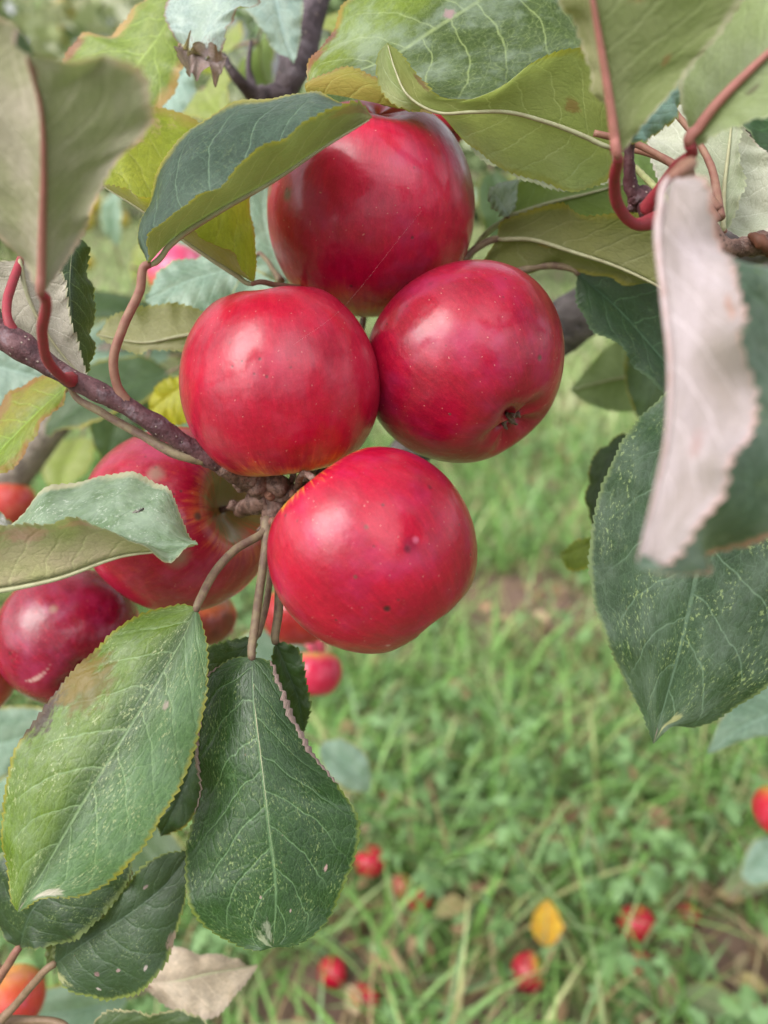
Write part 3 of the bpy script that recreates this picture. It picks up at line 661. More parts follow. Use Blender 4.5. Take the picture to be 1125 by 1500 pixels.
apple("brownish rotten apple behind the left leaves under the cluster", 300, 905, 46, .48, stem=(.2, .8, .2), seed=14, red=(.22, .035, .02), dark=(.12, .025, .015), yellow=(.22, .10, .04), bloom=.1)
apple("red apple cut off by the right edge above the meadow", 1150, 1187, 45, .62, stem=(0, .9, -.2), seed=15, red=(.60, .006, .03), dark=(.5, .005, .02))
# windfalls in the grass
for i, (x, y, R, h, lb) in enumerate([(542, 1262, .026, .060, "red windfall apple in the grass just right of the central leaf"), (773, 1424, .027, .055, "red and yellow windfall apple under the yellow leaf"),
        (932, 1352, .028, .050, "larger red windfall apple in the grass at lower right"), (937, 1410, .015, .035, "tiny red windfall apple at lower right below the larger one"),
        (533, 1465, .023, .035, "red windfall apple at the bottom edge of the grass"), (487, 1424, .022, .035, "red windfall apple below the central leaf, left of the bottom one"),
        (616, 1320, .020, .030, "half-hidden dull red windfall apple between the central leaf and the yellow leaf"), (573, 1163, .022, .030, "brown rotted windfall apple in the grass right of the central leaf"),
        (590, 1300, .022, .030, "orange-brown windfall apple beside the dull red one"), (1010, 1340, .018, .030, "dark windfall apple furthest right in the grass")]):
    RD = dict(red=(.55, .004, .03), dark=(.36, .004, .02), yl=.02, bloom=.1)
    kw = [RD, dict(red=(.5, .01, .02), yellow=(.6, .4, .05), yl=.4), RD, RD, RD, RD, RD, dict(red=(.20, .05, .03), dark=(.10, .03, .02)), dict(red=(.40, .10, .04), dark=(.2, .05, .03)), dict(red=(.25, .02, .02))][i]
    apple(lb, 0, 0, 0, 1, loc=G(x, y, h - .012), Rw=R, world_axis=(random.uniform(-1, 1), random.uniform(-1, 1), .4), seed=300 + i, lo=True, name="windfall_apple", group="windfall apples in the grass", **kw)
# ================================================================== BRANCHES
def branch(name, label, parts, mat, cat="branch"):
    root = empty(name, P(*parts[0][2][0]), label, cat)
    for k, (nm, pm, pts, rad, rough, knots, n) in enumerate(parts):
        mb = MB(); mb.tube(W(pts), [q * .001 for q in rad], n, ns=max(12, 10 * (len(pts) - 1)), rough=rough, seed=k + 3, knots=knots)
        mb.build(nm, pm or mat, root)
    return root
# fruiting twig coming in from the left and its knobbly spur
tw = branch("apple_twig", "purple-brown twig entering from the left and ending in the knobbly fruit spur", [
    ("shoot", None, [(-160, 400, .275), (-30, 468, .275), (25, 503, .275), (100, 552, .277), (180, 592, .282), (280, 655, .292), (350, 692, .305), (400, 712, .318)],
     [5.0, 4.8, 4.6, 3.5, 3.3, 3.3, 3.9, 4.6], .06, [(.33, .25, .03), (.52, .18, .025), (.66, .22, .03), (.80, .15, .02)], 16)], M_TWIG, "twig")
def knob(name, pts, mat=M_SPUR):
    mb = MB()
    for k, (x, y, d, r, rg) in enumerate(pts): mb.blob(P(x, y, d), r * .001, 9, rg, seed=k * 7 + int(x))
    return mb.build(name, mat, tw)
mb = MB()
mb.tube(W([(325, 680, .296), (365, 698, .306), (395, 715, .312), (403, 745, .312), (402, 780, .312), (396, 800, .312)]), [.0042, .0056, .0064, .0056, .0048, .0030], 20, ns=36, rough=.055, seed=5,
        knots=[(.42, .12, .04), (.72, .15, .03)])
mb.tube(W([(400, 722, .310), (432, 722, .308), (458, 716, .302)]), [.0048, .0034, .0030], 12, ns=16, rough=.06, seed=6, knots=[(.4, .25, .06), (.75, .2, .06)])
mb.tube(W([(395, 728, .310), (372, 738, .314), (352, 748, .326)]), [.0046, .0036, .0032], 12, ns=16, rough=.06, seed=7, knots=[(.35, .3, .06)])
mb.tube(W([(400, 765, .311), (382, 782, .308)]), [.003, .0022], 10, ns=10, rough=.1, seed=8)
for k, (x, y, d, r) in enumerate([(352, 694, .303, 4.6), (378, 708, .307, 5.4), (408, 712, .307, 5.0), (402, 765, .310, 4.6), (399, 790, .310, 3.6)]):
    mb.blob(P(x, y, d), r * .001, 14, .09, seed=k)
mb.build("spur", M_SPUR, tw)
# bud scars: rough rings with a pale middle
for k, (x, y, d, r) in enumerate([(396, 724, .3055, 2.6), (400, 764, .3045, 1.9), (430, 724, .3045, 2.0)]):
    mb = MB(); c = P(x, y, d)
    mb.tube([c + CF * .0012, c - CF * .0008], [r * .001, r * .00085], 14, ns=5, rough=.12, seed=k)
    mb.blob(c - CF * .0008, r * .0006, 6, .25, k, scale=(1, 1, .5)); mb.build("bud_scar", M_PINK, tw)
for k, (x, y, d, r) in enumerate([(352, 712, .312, 2.6), (341, 741, .3235, 2.3)]):
    mb = MB(); mb.blob(P(x, y, d), r * .001, 9, .12, k + 30); mb.build("bud", M_SPUR, tw)

branch("apple_limb", "thick blurred grey-brown limb slanting up behind the left leaves", [
    ("wood", None, [(-260, 960, .62), (-30, 745, .62), (100, 590, .62), (200, 500, .63), (290, 420, .65), (420, 330, .70)], [24, 20, 17, 14, 12, 10], .04, [(.3, .12, .03), (.62, .15, .03)], 18)], bark_mat((.20, .155, .125), (.30, .25, .205), (.36, .31, .27), .5, .15))
branch("apple_limb", "thick dark grey limb behind the right apple, under the dark leaf", [
    ("wood", None, [(520, 760, .50), (650, 610, .49), (790, 500, .475), (860, 455, .47), (980, 400, .475), (1300, 300, .50)], [12, 13, 14.5, 15, 14, 13], .03, [(.42, .1, .04)], 20)], M_LIMB)
branch("apple_limb", "dark purple limb crossing the top right corner behind the leaves", [
    ("wood", None, [(930, -30, .43), (1040, 100, .43), (1100, 165, .43), (1180, 250, .43), (1350, 420, .45)], [6, 7.5, 8.5, 9, 9], .03, [(.4, .12, .04)], 16)], M_LIMB2)
tb = branch("apple_limb", "blurred dark forked limb at the top left of the top apple", [
    ("wood", None, [(520, -160, .47), (462, 0, .46), (440, 70, .455), (418, 130, .45), (390, 175, .46)], [10, 9, 8.5, 9, 6], .04, [(.7, .25, .06)], 16),
    ("side_shoot", None, [(420, 138, .45), (372, 138, .44), (345, 112, .43), (325, 80, .43)], [7, 5, 3, 2], .06, [(.35, .2, .06)], 12),
    ("side_shoot", None, [(372, 135, .44), (364, 100, .44), (368, 60, .44)], [3, 1.6, 1.1], .05, None, 10)], M_LIMB2)
rt = branch("apple_twig", "short brown twig at the right edge with a purple bud knot and torn end", [
    ("shoot", None, [(1280, 330, .30), (1180, 348, .29), (1110, 358, .283), (1062, 362, .280), (1035, 335, .278), (1000, 325, .272), (955, 322, .266), (940, 296, .264)], [5.0, 4.6, 4.2, 3.6, 3.4, 2.6, 2.4, 2.2], .10, [(.5, .25, .03), (.7, .3, .03)], 14)], M_SPUR, "twig")
mb = MB(); mb.blob(P(940, 290, .262), .0038, 10, .14, 3); mb.blob(P(948, 303, .262), .0034, 10, .14, 4); mb.blob(P(931, 298, .264), .003, 9, .14, 5); mb.build("bud", M_TWIG, rt)
mb = MB(); mb.tube(W([(1100, 345, .279), (1112, 352, .276), (1124, 364, .277), (1126, 374, .280)]), [.0014, .0022, .0022, .001], 8, ns=14, rough=.2, seed=2); mb.build("torn_bark", stalk_mat((.15, .055, .03)), rt)

# ================================================================== LEAVES
TOPG = (.035, .085, .028); DARKG = (.022, .062, .026); BLUEG = (.045, .095, .060); YG = (.20, .27, .03)
UND = (.30, .33, .20); UNDY = (.26, .28, .08); UNDP = (.50, .42, .36); BR = (.20, .09, .06); PK = (.42, .24, .20); PURP = (.09, .04, .05)

leaf("big blurred pale leaf in the top left foreground, seen from below, red stalk",
     [(62, 432, .232), (64, 330, .222), (66, 240, .212), (60, 150, .202), (38, 78, .195)],
     [(112, 358, .226), (160, 250, .212), (222, 155, .196), (212, 100, .190), (160, 86, .188), (100, 92, .190)],
     [(0, 345, .225), (-70, 250, .215), (-110, 130, .205), (-40, 20, .198), (15, 42, .196)],
     dict(top=TOPG, under=(.38, .35, .27), under2=(.24, .26, .13), edge=(.50, .36, .32), uR=(1.35, 1.28, 1.3), ew=.14, trans=.30, transcol=(.36, .40, .14), patches=[(.97, 0, .07, .35, (.16, .05, .05))], speck=0),
     stalk=[(104, 556, .275), (92, 553, .268), (72, 532, .262), (62, 490, .250)], sm=M_RED, sr=.0018, bulge=.18, wave=.0015, midr=.0013, mm=M_RIBR, dshift=-.025)
leaf("folded blue-green leaf with a serrated rim, overlapping the top apple at left",
     [(216, 388, .272), (250, 352, .270), (310, 312, .266), (400, 262, .262), (480, 210, .258), (546, 172, .256)],
     [(206, 330, .290), (222, 268, .296), (275, 198, .300), (370, 143, .298), (430, 136, .292), (500, 152, .276)],
     [(216, 356, .262), (262, 312, .254), (350, 245, .246), (420, 200, .244), (482, 158, .247), (528, 156, .252)],
     dict(top=(.038, .10, .060), top2=(.075, .15, .10), under=(.20, .20, .08), under2=(.15, .135, .05), edge=(.26, .24, .03), ew=.12, patches=[(.93, .75, .10, .5, (.13, .06, .04))], vein=.5, veincol=(.16, .26, .16), speck=.15, spots=.3, rough=.38),
     stalk=[(184, 592, .282), (172, 566, .279), (166, 530, .276), (180, 480, .274), (205, 425, .273)], sm=M_PINK, sr=.0015, bulge=.20, bR=.05, midr=.0010)
leaf("yellow-green leaf with a pinkish corner, behind the folded blue-green leaf",
     [(372, 415, .315), (322, 385, .312), (262, 345, .308), (205, 305, .304), (150, 272, .302)],
     [(356, 392, .306), (300, 350, .300), (250, 312, .297), (190, 278, .297)],
     [(374, 392, .325), (370, 320, .332), (352, 240, .335), (292, 180, .333), (230, 155, .328), (180, 180, .318), (150, 240, .308)],
     dict(top=(.20, .25, .02), top2=(.28, .31, .035), under=(.33, .30, .16), under2=(.26, .24, .09), edge=(.30, .22, .06), trans=.42, transcol=(.45, .46, .03), patches=[(.80, .85, .17, .8, (.40, .25, .17))], veincol=(.40, .42, .12), vein=.5, speck=0, spots=.6),
     stalk=[(440, 425, .335), (405, 418, .325)], sm=M_PINK, bulge=.06)
leaf("narrow dark green leaf with grey spots, hanging behind the twig at left",
     [(108, 340, .302), (102, 410, .302), (105, 470, .300), (112, 515, .300), (126, 550, .300)],
     [(124, 360, .306), (132, 410, .312), (137, 470, .314), (134, 520, .308)],
     [(70, 360, .304), (52, 410, .304), (66, 470, .300), (96, 520, .299)],
     dict(top=(.020, .055, .022), top2=(.035, .085, .03), edge=(.25, .30, .07), ew=.06, patches=[(.30, .85, .07, .35, (.30, .24, .25)), (.62, .8, .08, .4, (.26, .20, .22))], veincol=(.20, .30, .12), vein=.6, speck=.1), bulge=.15, sm=M_GRN)
leaf("silvery underside of a leaf hanging between the two red stalks at left",
     [(30, 380, .292), (40, 430, .292), (70, 490, .294), (100, 530, .296), (126, 556, .297)],
     [(-35, 390, .290), (0, 450, .290), (50, 512, .292)], [(90, 400, .293), (98, 450, .294), (112, 500, .296)],
     dict(under=(.42, .38, .31), under2=(.34, .31, .24), edge=(.35, .36, .18), ew=.08, trans=.15, speck=0, spots=0),
     stalk=[(24, 498, .275), (12, 470, .273), (10, 446, .277), (18, 415, .285)], sm=M_RED, sr=.0018, bulge=.15)
leaf("yellow-green leaf flushed red at its rim, cut off by the left edge",
     [(108, 556, .33), (60, 600, .33), (10, 650, .33), (-50, 720, .335)],
     [(92, 580, .328), (50, 640, .325), (0, 700, .325)],
     [(82, 546, .336), (40, 560, .34), (0, 598, .342), (-60, 670, .34)],
     dict(top=(.14, .22, .02), top2=(.20, .24, .03), halfR=(.24, .22, .03), edge=(.30, .13, .05), ew=.3, trans=.4, transcol=(.4, .42, .03), under=UNDY, patches=[(.55, .8, .2, .6, (.28, .16, .07))], speck=.2), bulge=.1)
mb = MB(); mb.tube(W([(100, 560, .285), (108, 578, .288), (150, 605, .290), (205, 636, .291), (262, 665, .292), (300, 672, .295)]), [.0008, .0015, .0016, .0017, .0022, .0028], 9, ns=50, rough=.05, seed=4)
mb.build("side_shoot", M_OLIVE, tw)
leaf("pale blue-green folded leaf at left with a small fly on it",
     [(-90, 872, .262), (0, 862, .262), (80, 846, .262), (185, 812, .264), (240, 806, .266), (290, 798, .268)],
     [(-60, 820, .280), (20, 765, .292), (100, 708, .300), (190, 692, .300), (244, 722, .292), (272, 772, .278)],
     [(-80, 820, .254), (0, 776, .250), (90, 763, .248), (150, 778, .250), (205, 798, .256), (250, 812, .262)],
     dict(top=(.10, .165, .085), top2=(.16, .24, .14), speckc=(.50, .55, .46), under=(.34, .33, .15), under2=(.38, .30, .20), edge=(.42, .40, .26), ew=.10, bloom=.45, patches=[(.42, .75, .09, .5, (.40, .22, .20)), (.60, .8, .06, .5, (.38, .22, .20)), (.2, .6, .1, .5, (.36, .2, .17))], veincol=(.07, .13, .06), vein=.5, rough=.38, speck=.75), bulge=.12, bR=.2, wave=.0018)
leaf("large green leaf at lower left with a purple scorched left rim",
     [(288, 890, .283), (268, 935, .280), (249, 968, .277), (194, 1059, .270), (144, 1139, .266), (100, 1213, .263), (55, 1290, .262), (26, 1336, .262)],
     [(299, 930, .281), (301, 1014, .276), (289, 1074, .272), (268, 1139, .268), (234, 1199, .264), (194, 1258, .261), (125, 1310, .260), (62, 1314, .261)],
     [(268, 886, .285), (212, 897, .286), (158, 938, .284), (100, 994, .280), (50, 1054, .276), (20, 1119, .272), (4, 1199, .268), (8, 1278, .265)],
     dict(top=(.045, .12, .018), top2=(.08, .15, .035), halfL=(.075, .15, .055), halfR=(.085, .145, .004), edge=(.22, .20, .02), ew=.07, speck=.75, bloom=.10, speckc=(.34, .38, .18), veincol=(.24, .36, .16), vein=.55, trans=.2,  # halfL: greyish sky reflection painted into one half of the blade
          patches=[(.43, 1.0, .075, .28, (.045, .014, .026)), (.52, 1.02, .07, .28, (.045, .014, .026)), (.34, 1.0, .05, .35, (.08, .03, .02)), (.38, .72, .10, .3, (.10, .075, .008)), (.38, .88, .09, .4, (.16, .11, .02)), (.90, -.75, .05, .3, (.45, .40, .32)), (.99, 0, .03, .3, (.33, .26, .24)), (.30, -.35, .018, .3, (.3, .24, .2))]),
     stalk=[(398, 768, .309), (383, 782, .305), (345, 805, .298), (312, 842, .290), (296, 872, .285)], sr=.0015, sm=M_OLIVE, bulge=.10, midr=.0011)
leaf("large dark green leaf hanging at bottom centre with a rolled pinkish rim",
     [(369, 962, .290), (371, 1024, .284), (381, 1109, .277), (393, 1208, .272), (404, 1300, .270), (400, 1388, .270)],
     [(392, 968, .290), (413, 1014, .288), (446, 1084, .286), (493, 1149, .284), (524, 1210, .281), (503, 1296, .276), (480, 1345, .273), (438, 1378, .271)],
     [(335, 966, .292), (305, 990, .294), (293, 1074, .291), (290, 1160, .286), (276, 1240, .282), (281, 1323, .277), (305, 1362, .274), (350, 1388, .271)],
     dict(top=(.026, .085, .018), top2=(.042, .110, .028), under=UNDP, edge=(.13, .17, .03), ew=.05, speck=.5, veincol=(.17, .29, .13), vein=.55, trans=.12, rough=.36,
          patches=[(.70, -.68, .012, .4, (.42, .26, .24)), (.80, .2, .007, .35, (.34, .24, .22)), (.85, -.3, .007, .35, (.34, .24, .22)), (.97, .45, .07, .6, (.22, .25, .15)), (.93, .2, .05, .4, (.20, .22, .15))]),
     stalk=[(392, 760, .309), (389, 800, .304), (381, 860, .299), (373, 920, .294)], sr=.0016, sm=M_OLIVE, bulge=.06, midr=.0011,
     extra=[("rolled_rim", "L", (.05, .46, .0022), dict(top=(.24, .17, .145), top2=(.17, .12, .10), under=(.24, .17, .145), edge=(.2, .14, .12), speck=0, spots=0, trans=.05)),
            ("rolled_rim", "R", (.10, .52, .0015), dict(top=(.24, .17, .145), top2=(.17, .12, .10), under=(.24, .17, .145), edge=(.2, .14, .12), speck=0, spots=0, trans=.05))])
leaf("dark green leaf tucked behind the large hanging centre leaf",
     [(404, 940, .305), (420, 980, .306), (436, 1020, .308), (445, 1072, .312)], [(428, 946, .305), (448, 1000, .308), (452, 1045, .310)], [(398, 980, .306), (404, 1030, .310), (425, 1065, .312)],
     dict(top=(.028, .075, .022), edge=(.10, .15, .03), speck=.3), stalk=[(405, 770, .313), (409, 840, .310), (408, 895, .307)], sm=M_OLIVE, sr=.0017)
leaf("small leaf top showing between the two big hanging leaves below the cluster",
     [(378, 930, .300), (350, 960, .300), (322, 1010, .302), (290, 1090, .306)], [(360, 1000, .300), (330, 1060, .303)], [(345, 938, .301), (305, 950, .303), (290, 1010, .306)],
     dict(top=(.030, .085, .025), top2=(.055, .12, .05), edge=(.15, .20, .06)), stalk=[(399, 780, .312), (396, 840, .308), (388, 895, .303)], sm=M_OLIVE, sr=.0013)
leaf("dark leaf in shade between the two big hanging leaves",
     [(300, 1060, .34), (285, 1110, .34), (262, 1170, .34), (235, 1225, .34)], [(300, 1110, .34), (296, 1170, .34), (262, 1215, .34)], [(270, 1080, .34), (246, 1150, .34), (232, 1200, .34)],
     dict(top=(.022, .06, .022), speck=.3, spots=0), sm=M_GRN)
leaf("dark green leaf at the left edge under the tip of the large lower left leaf",
     [(28, 1388, .318), (50, 1330, .314), (90, 1295, .312), (140, 1260, .312), (195, 1225, .315)],
     [(-10, 1350, .320), (-20, 1280, .320), (40, 1230, .320), (120, 1205, .320)],
     [(52, 1386, .312), (100, 1380, .310), (150, 1338, .310), (186, 1290, .312)],
     dict(top=(.035, .080, .030), top2=(.060, .12, .045), edge=(.16, .20, .07), speck=.55), stalk=[(-30, 1490, .33), (-5, 1440, .325), (15, 1408, .32)], sm=M_PINK, sr=.0016)
leaf("beige underside of a leaf wedged between two dark green leaves at lower left",
     [(120, 1385, .330), (150, 1340, .328), (170, 1300, .327), (185, 1265, .327)], [(160, 1362, .327), (180, 1320, .326), (190, 1285, .326)], [(112, 1350, .33), (135, 1300, .33), (165, 1268, .329)],
     dict(under=(.42, .36, .26), under2=(.33, .30, .18), edge=(.4, .36, .22), speck=0, spots=.3))
leaf("dark green spotted leaf near the bottom left corner on a brown stalk",
     [(80, 1412, .322), (125, 1380, .316), (200, 1330, .312), (245, 1293, .312), (278, 1248, .314)],
     [(86, 1380, .322), (102, 1362, .320), (149, 1348, .316), (176, 1312, .314), (204, 1276, .313), (240, 1252, .313)],
     [(90, 1432, .318), (112, 1452, .314), (160, 1464, .310), (207, 1450, .308), (239, 1413, .308), (258, 1362, .309), (272, 1310, .311)],
     dict(top=(.040, .090, .034), top2=(.062, .12, .055), edge=(.20, .24, .06), ew=.08, speck=.35, spots=1, patches=[(.30, .55, .016, .4, (.20, .11, .12)), (.52, .80, .013, .4, (.40, .33, .31)), (.28, .80, .012, .4, (.40, .33, .31)), (.40, .6, .010, .4, (.3, .2, .2)), (.08, .8, .08, .6, (.30, .30, .14)), (.66, 1.0, .04, .3, (.24, .16, .14)), (.72, -.4, .02, .3, (.25, .18, .18))]),
     stalk=[(-30, 1525, .33), (20, 1475, .328), (50, 1440, .325)], sm=M_TAN, sr=.0016)
leaf("dull yellowish leaf edge just behind the spotted leaf at bottom left", [(70, 1415, .34), (78, 1385, .34), (95, 1360, .34), (120, 1345, .34)], [(66, 1395, .34), (72, 1370, .34), (90, 1350, .34)], [(88, 1400, .34), (104, 1372, .34)],
     dict(top=(.10, .13, .03), edge=(.2, .18, .04)), ser=.0004)
leaf("dry beige leaf curling to the right near the bottom left", 
     [(205, 1440, .40), (250, 1438, .395), (310, 1425, .39), (378, 1414, .39)],
     [(215, 1400, .41), (242, 1390, .41), (300, 1398, .405), (345, 1406, .40)], [(235, 1465, .388), (275, 1490, .385), (310, 1490, .384), (350, 1450, .386)],
     dict(top=(.30, .24, .18), under=(.34, .28, .23), under2=(.28, .23, .19), edge=(.36, .28, .22), patches=[(.06, .5, .1, .5, (.14, .06, .05)), (.98, 0, .04, .3, (.3, .1, .07))], speck=0, trans=.12) , bulge=-.1)
leaf("green leaf just showing along the bottom edge at left", [(120, 1520, .33), (200, 1505, .33), (280, 1510, .33), (340, 1540, .33)], [(150, 1488, .33), (220, 1484, .33), (290, 1490, .33)], [(150, 1550, .33), (240, 1560, .33), (300, 1560, .33)],
     dict(top=(.07, .12, .04), edge=(.4, .36, .2)), stalk=[(-20, 1500, .34), (40, 1494, .335), (90, 1500, .333)], sm=M_TAN, sr=.0018)
mbs = [[(70, 1520, .36), (95, 1480, .36), (122, 1448, .36)], [(58, 1500, .35), (66, 1460, .35), (76, 1420, .348)]]
# upper left
leaf("yellow-green leaf with a brown crisped rim behind the big pale leaf at top left",
     [(262, -10, .372), (235, 50, .37), (205, 90, .37), (160, 150, .372), (110, 200, .378)],
     [(265, 60, .366), (278, 90, .365), (250, 140, .366), (190, 190, .370)], [(225, -5, .376), (180, 28, .378), (130, 60, .38), (88, 88, .38), (80, 140, .38)],
     dict(top=(.16, .22, .04), top2=(.22, .27, .07), under=(.26, .29, .10), edge=(.45, .27, .12), ew=.25, trans=.35, patches=[(.35, .95, .12, .5, (.45, .28, .12)), (.55, .98, .08, .5, (.25, .10, .07)), (.3, -.95, .1, .5, (.15, .07, .05))], speck=.2), wave=.003)
leaf("shiny pale blue-white leaf at the top edge with a dry brown tip",
     [(330, -60, .345), (315, 0, .342), (300, 45, .34), (290, 72, .338), (300, 98, .336)],
     [(390, -40, .345), (368, 5, .340), (335, 38, .338), (318, 75, .337)], [(262, -50, .350), (240, 5, .348), (250, 42, .345), (266, 68, .341)],
     dict(top=(.26, .34, .32), top2=(.34, .42, .40), edge=(.25, .13, .10), ew=.08, bloom=.7, patches=[(.96, 0, .20, .2, (.16, .09, .09))], speck=.2, rough=.28, veincol=(.4, .46, .42)), wave=.0025)  # blue-white top and bloom paint the reflected sky into the leaf colour
leaf("crumpled dry brown leaf end hanging below the shiny pale leaf",
     [(262, 66, .338), (290, 80, .335), (315, 92, .336), (332, 84, .338)], [(280, 70, .330), (300, 62, .334), (320, 76, .334)], [(270, 96, .334), (300, 112, .332), (322, 106, .336)],
     dict(top=(.20, .14, .13), top2=(.34, .26, .26), under=(.14, .08, .08), edge=(.12, .06, .06), speck=0), wave=.004, ser=.0012)
leaf("pale blue-green pointed leaf hanging at the top edge left of the blurred limb",
     [(400, -60, .40), (405, 0, .40), (415, 50, .40), (430, 94, .40)], [(445, -50, .405), (442, 10, .405), (438, 60, .402)], [(350, -40, .398), (352, 0, .395), (385, 45, .395), (405, 72, .397)],
     dict(top=(.20, .29, .27), top2=(.30, .37, .33), edge=(.34, .38, .28), bloom=.5, speck=0, rough=.33))
leaf("light teal strip of leaf beside the brown-rimmed yellow-green leaf at top left", [(275, 95, .46), (255, 130, .46), (235, 165, .46), (200, 200, .46)], [(285, 130, .46), (262, 170, .46)], [(255, 90, .46), (230, 130, .46)],
     dict(top=(.22, .32, .28), top2=(.28, .38, .34), speck=0, edge=(.3, .36, .3)))
# top centre
leaf("broad green leaf at the top edge with a whitish sheen above the top apple",
     [(790, -70, .335), (710, -5, .325), (640, 40, .318), (570, 85, .312), (505, 112, .310), (456, 132, .310)],
     [(850, -20, .335), (872, 70, .325), (800, 120, .316), (700, 165, .306), (620, 165, .302), (540, 138, .304), (485, 132, .308)],
     [(720, -120, .345), (620, -80, .340), (540, -30, .334), (505, 2, .330), (488, 42, .325), (464, 82, .318), (452, 118, .312)],
     dict(top=(.075, .14, .024), top2=(.12, .19, .06), halfR=(.14, .20, .018), edge=(.28, .18, .03), ew=.12, bloom=.4, veincol=(.34, .42, .16), vein=.7, trans=.28, speck=.3, spots=.8,  # bloom paints the whitish sheen into the upper face colour
          patches=[(.45, .05, .03, .5, (.36, .22, .24)), (.90, .9, .06, .4, (.22, .08, .04)), (.80, .98, .04, .3, (.16, .05, .04))], rough=.36), bulge=.10, wave=.0016,
     extra=[("rolled_rim", [(452, 120, .308), (480, 108, .304), (510, 99, .301), (543, 112, .299), (568, 122, .298), (600, 150, .298)], [(450, 138, .308), (480, 138, .303), (531, 147, .300), (565, 154, .299), (590, 160, .299), (612, 164, .299)],
             dict(top=(.22, .22, .035), top2=(.26, .20, .04), under=(.24, .23, .04), under2=(.26, .20, .04), edge=(.20, .08, .04), ew=.15, trans=.3, speck=0, spots=1))])
leaf("olive leaf seen from below with a curled silver tip, overhanging the top apple",
     [(896, 216, .300), (850, 196, .296), (800, 178, .292), (740, 163, .288), (690, 163, .286), (640, 163, .286), (598, 140, .286), (580, 105, .288), (567, 62, .290)],
     [(892, 160, .290), (885, 105, .284), (850, 74, .280), (800, 84, .279), (740, 118, .280), (690, 150, .281), (640, 140, .283), (612, 112, .286), (586, 86, .289)],
     [(892, 262, .312), (850, 272, .314), (780, 264, .312), (720, 236, .304), (680, 198, .296), (640, 170, .290), (600, 162, .289), (560, 130, .292), (556, 90, .291)],
     dict(top=(.20, .27, .14), top2=(.28, .34, .22), under=(.19, .21, .06), under2=(.14, .17, .035), uR=(1.5, 1.55, 2.6), edge=(.24, .24, .03), ew=.10, trans=.36, transcol=(.34, .38, .03),  # yellow-green under paints light shining through one half; uR silvers the other
          patches=[(.22, -.35, .035, .4, (.16, .08, .03)), (.82, -.9, .05, .5, (.12, .05, .03))], bloom=.3, speck=.5), stalk=[(1050, 310, .285), (1000, 250, .290), (945, 222, .296)], sm=M_PINK, sr=.0014, bulge=.12, wave=.0018)
leaf("silver-grey lower half of a leaf hanging below the olive overhanging leaf",
     [(900, 222, .325), (840, 200, .322), (770, 182, .320), (700, 172, .318), (655, 168, .316)], [(880, 205, .325), (800, 170, .322), (720, 160, .32)], [(898, 262, .322), (850, 274, .318), (780, 268, .314), (722, 240, .312), (680, 200, .314)],
     dict(top=(.1, .14, .05), under=(.30, .33, .23), under2=(.25, .28, .16), edge=(.33, .35, .2), trans=.22, speck=0, spots=.2), bulge=.1)
# right foreground
leaf("large blurred leaf at the top right, seen from below, with a long crimson stalk",
     [(905, 232, .232), (893, 150, .226), (880, 70, .220), (868, 0, .214), (850, -120, .205)],
     [(935, 190, .228), (1000, 112, .222), (1060, 40, .216), (1090, -10, .212), (1000, -110, .206)],
     [(893, 170, .229), (868, 110, .226), (842, 40, .222), (822, -20, .216), (820, -90, .209)],
     dict(top=BLUEG, under=(.25, .28, .13), under2=(.16, .20, .065), uR=(1.6, 1.35, 1.6), edge=(.45, .40, .34), ew=.1, trans=.32, transcol=(.32, .38, .06), patches=[(.35, -.62, .03, .6, (.20, .11, .05)), (.62, -.5, .05, .2, (.22, .13, .06)), (.8, -.85, .08, .5, (.40, .38, .04))], speck=0, spots=0),
     stalk=[(962, 322, .252), (930, 328, .250), (905, 300, .246), (900, 262, .240)], sm=M_RED, sr=.0019, bulge=.14, midr=.0015, mm=M_RIBR, dshift=-.02)
leaf("small blue-green leaf tip curling out under the large top right leaf",
     [(915, 208, .245), (945, 180, .248), (980, 140, .252), (1005, 105, .256)], [(930, 165, .25), (965, 125, .254)], [(950, 202, .25), (990, 165, .254), (1004, 130, .256)],
     dict(top=(.10, .18, .15), top2=(.15, .24, .20), speck=.2))
leaf("second blurred foreground leaf at the top right on a red stalk, green and grey",
     [(1012, 215, .236), (1050, 160, .230), (1095, 112, .225), (1150, 60, .220), (1230, 0, .215)],
     [(1065, 190, .228), (1100, 175, .222), (1150, 150, .218), (1220, 80, .215)],
     [(1005, 170, .240), (1002, 110, .240), (1040, 30, .236), (1100, -50, .230), (1190, -60, .222)],
     dict(top=TOPG, under=(.24, .30, .12), under2=(.28, .32, .18), edge=(.4, .38, .3), trans=.3, transcol=(.30, .38, .08), patches=[(.42, -.25, .05, .9, (.09, .07, .05))], speck=0, spots=0),
     stalk=[(950, 305, .256), (968, 275, .250), (990, 245, .242)], sm=M_RED, sr=.0020, bulge=.12, midr=.0018, mm=M_RIBR, dshift=-.02)
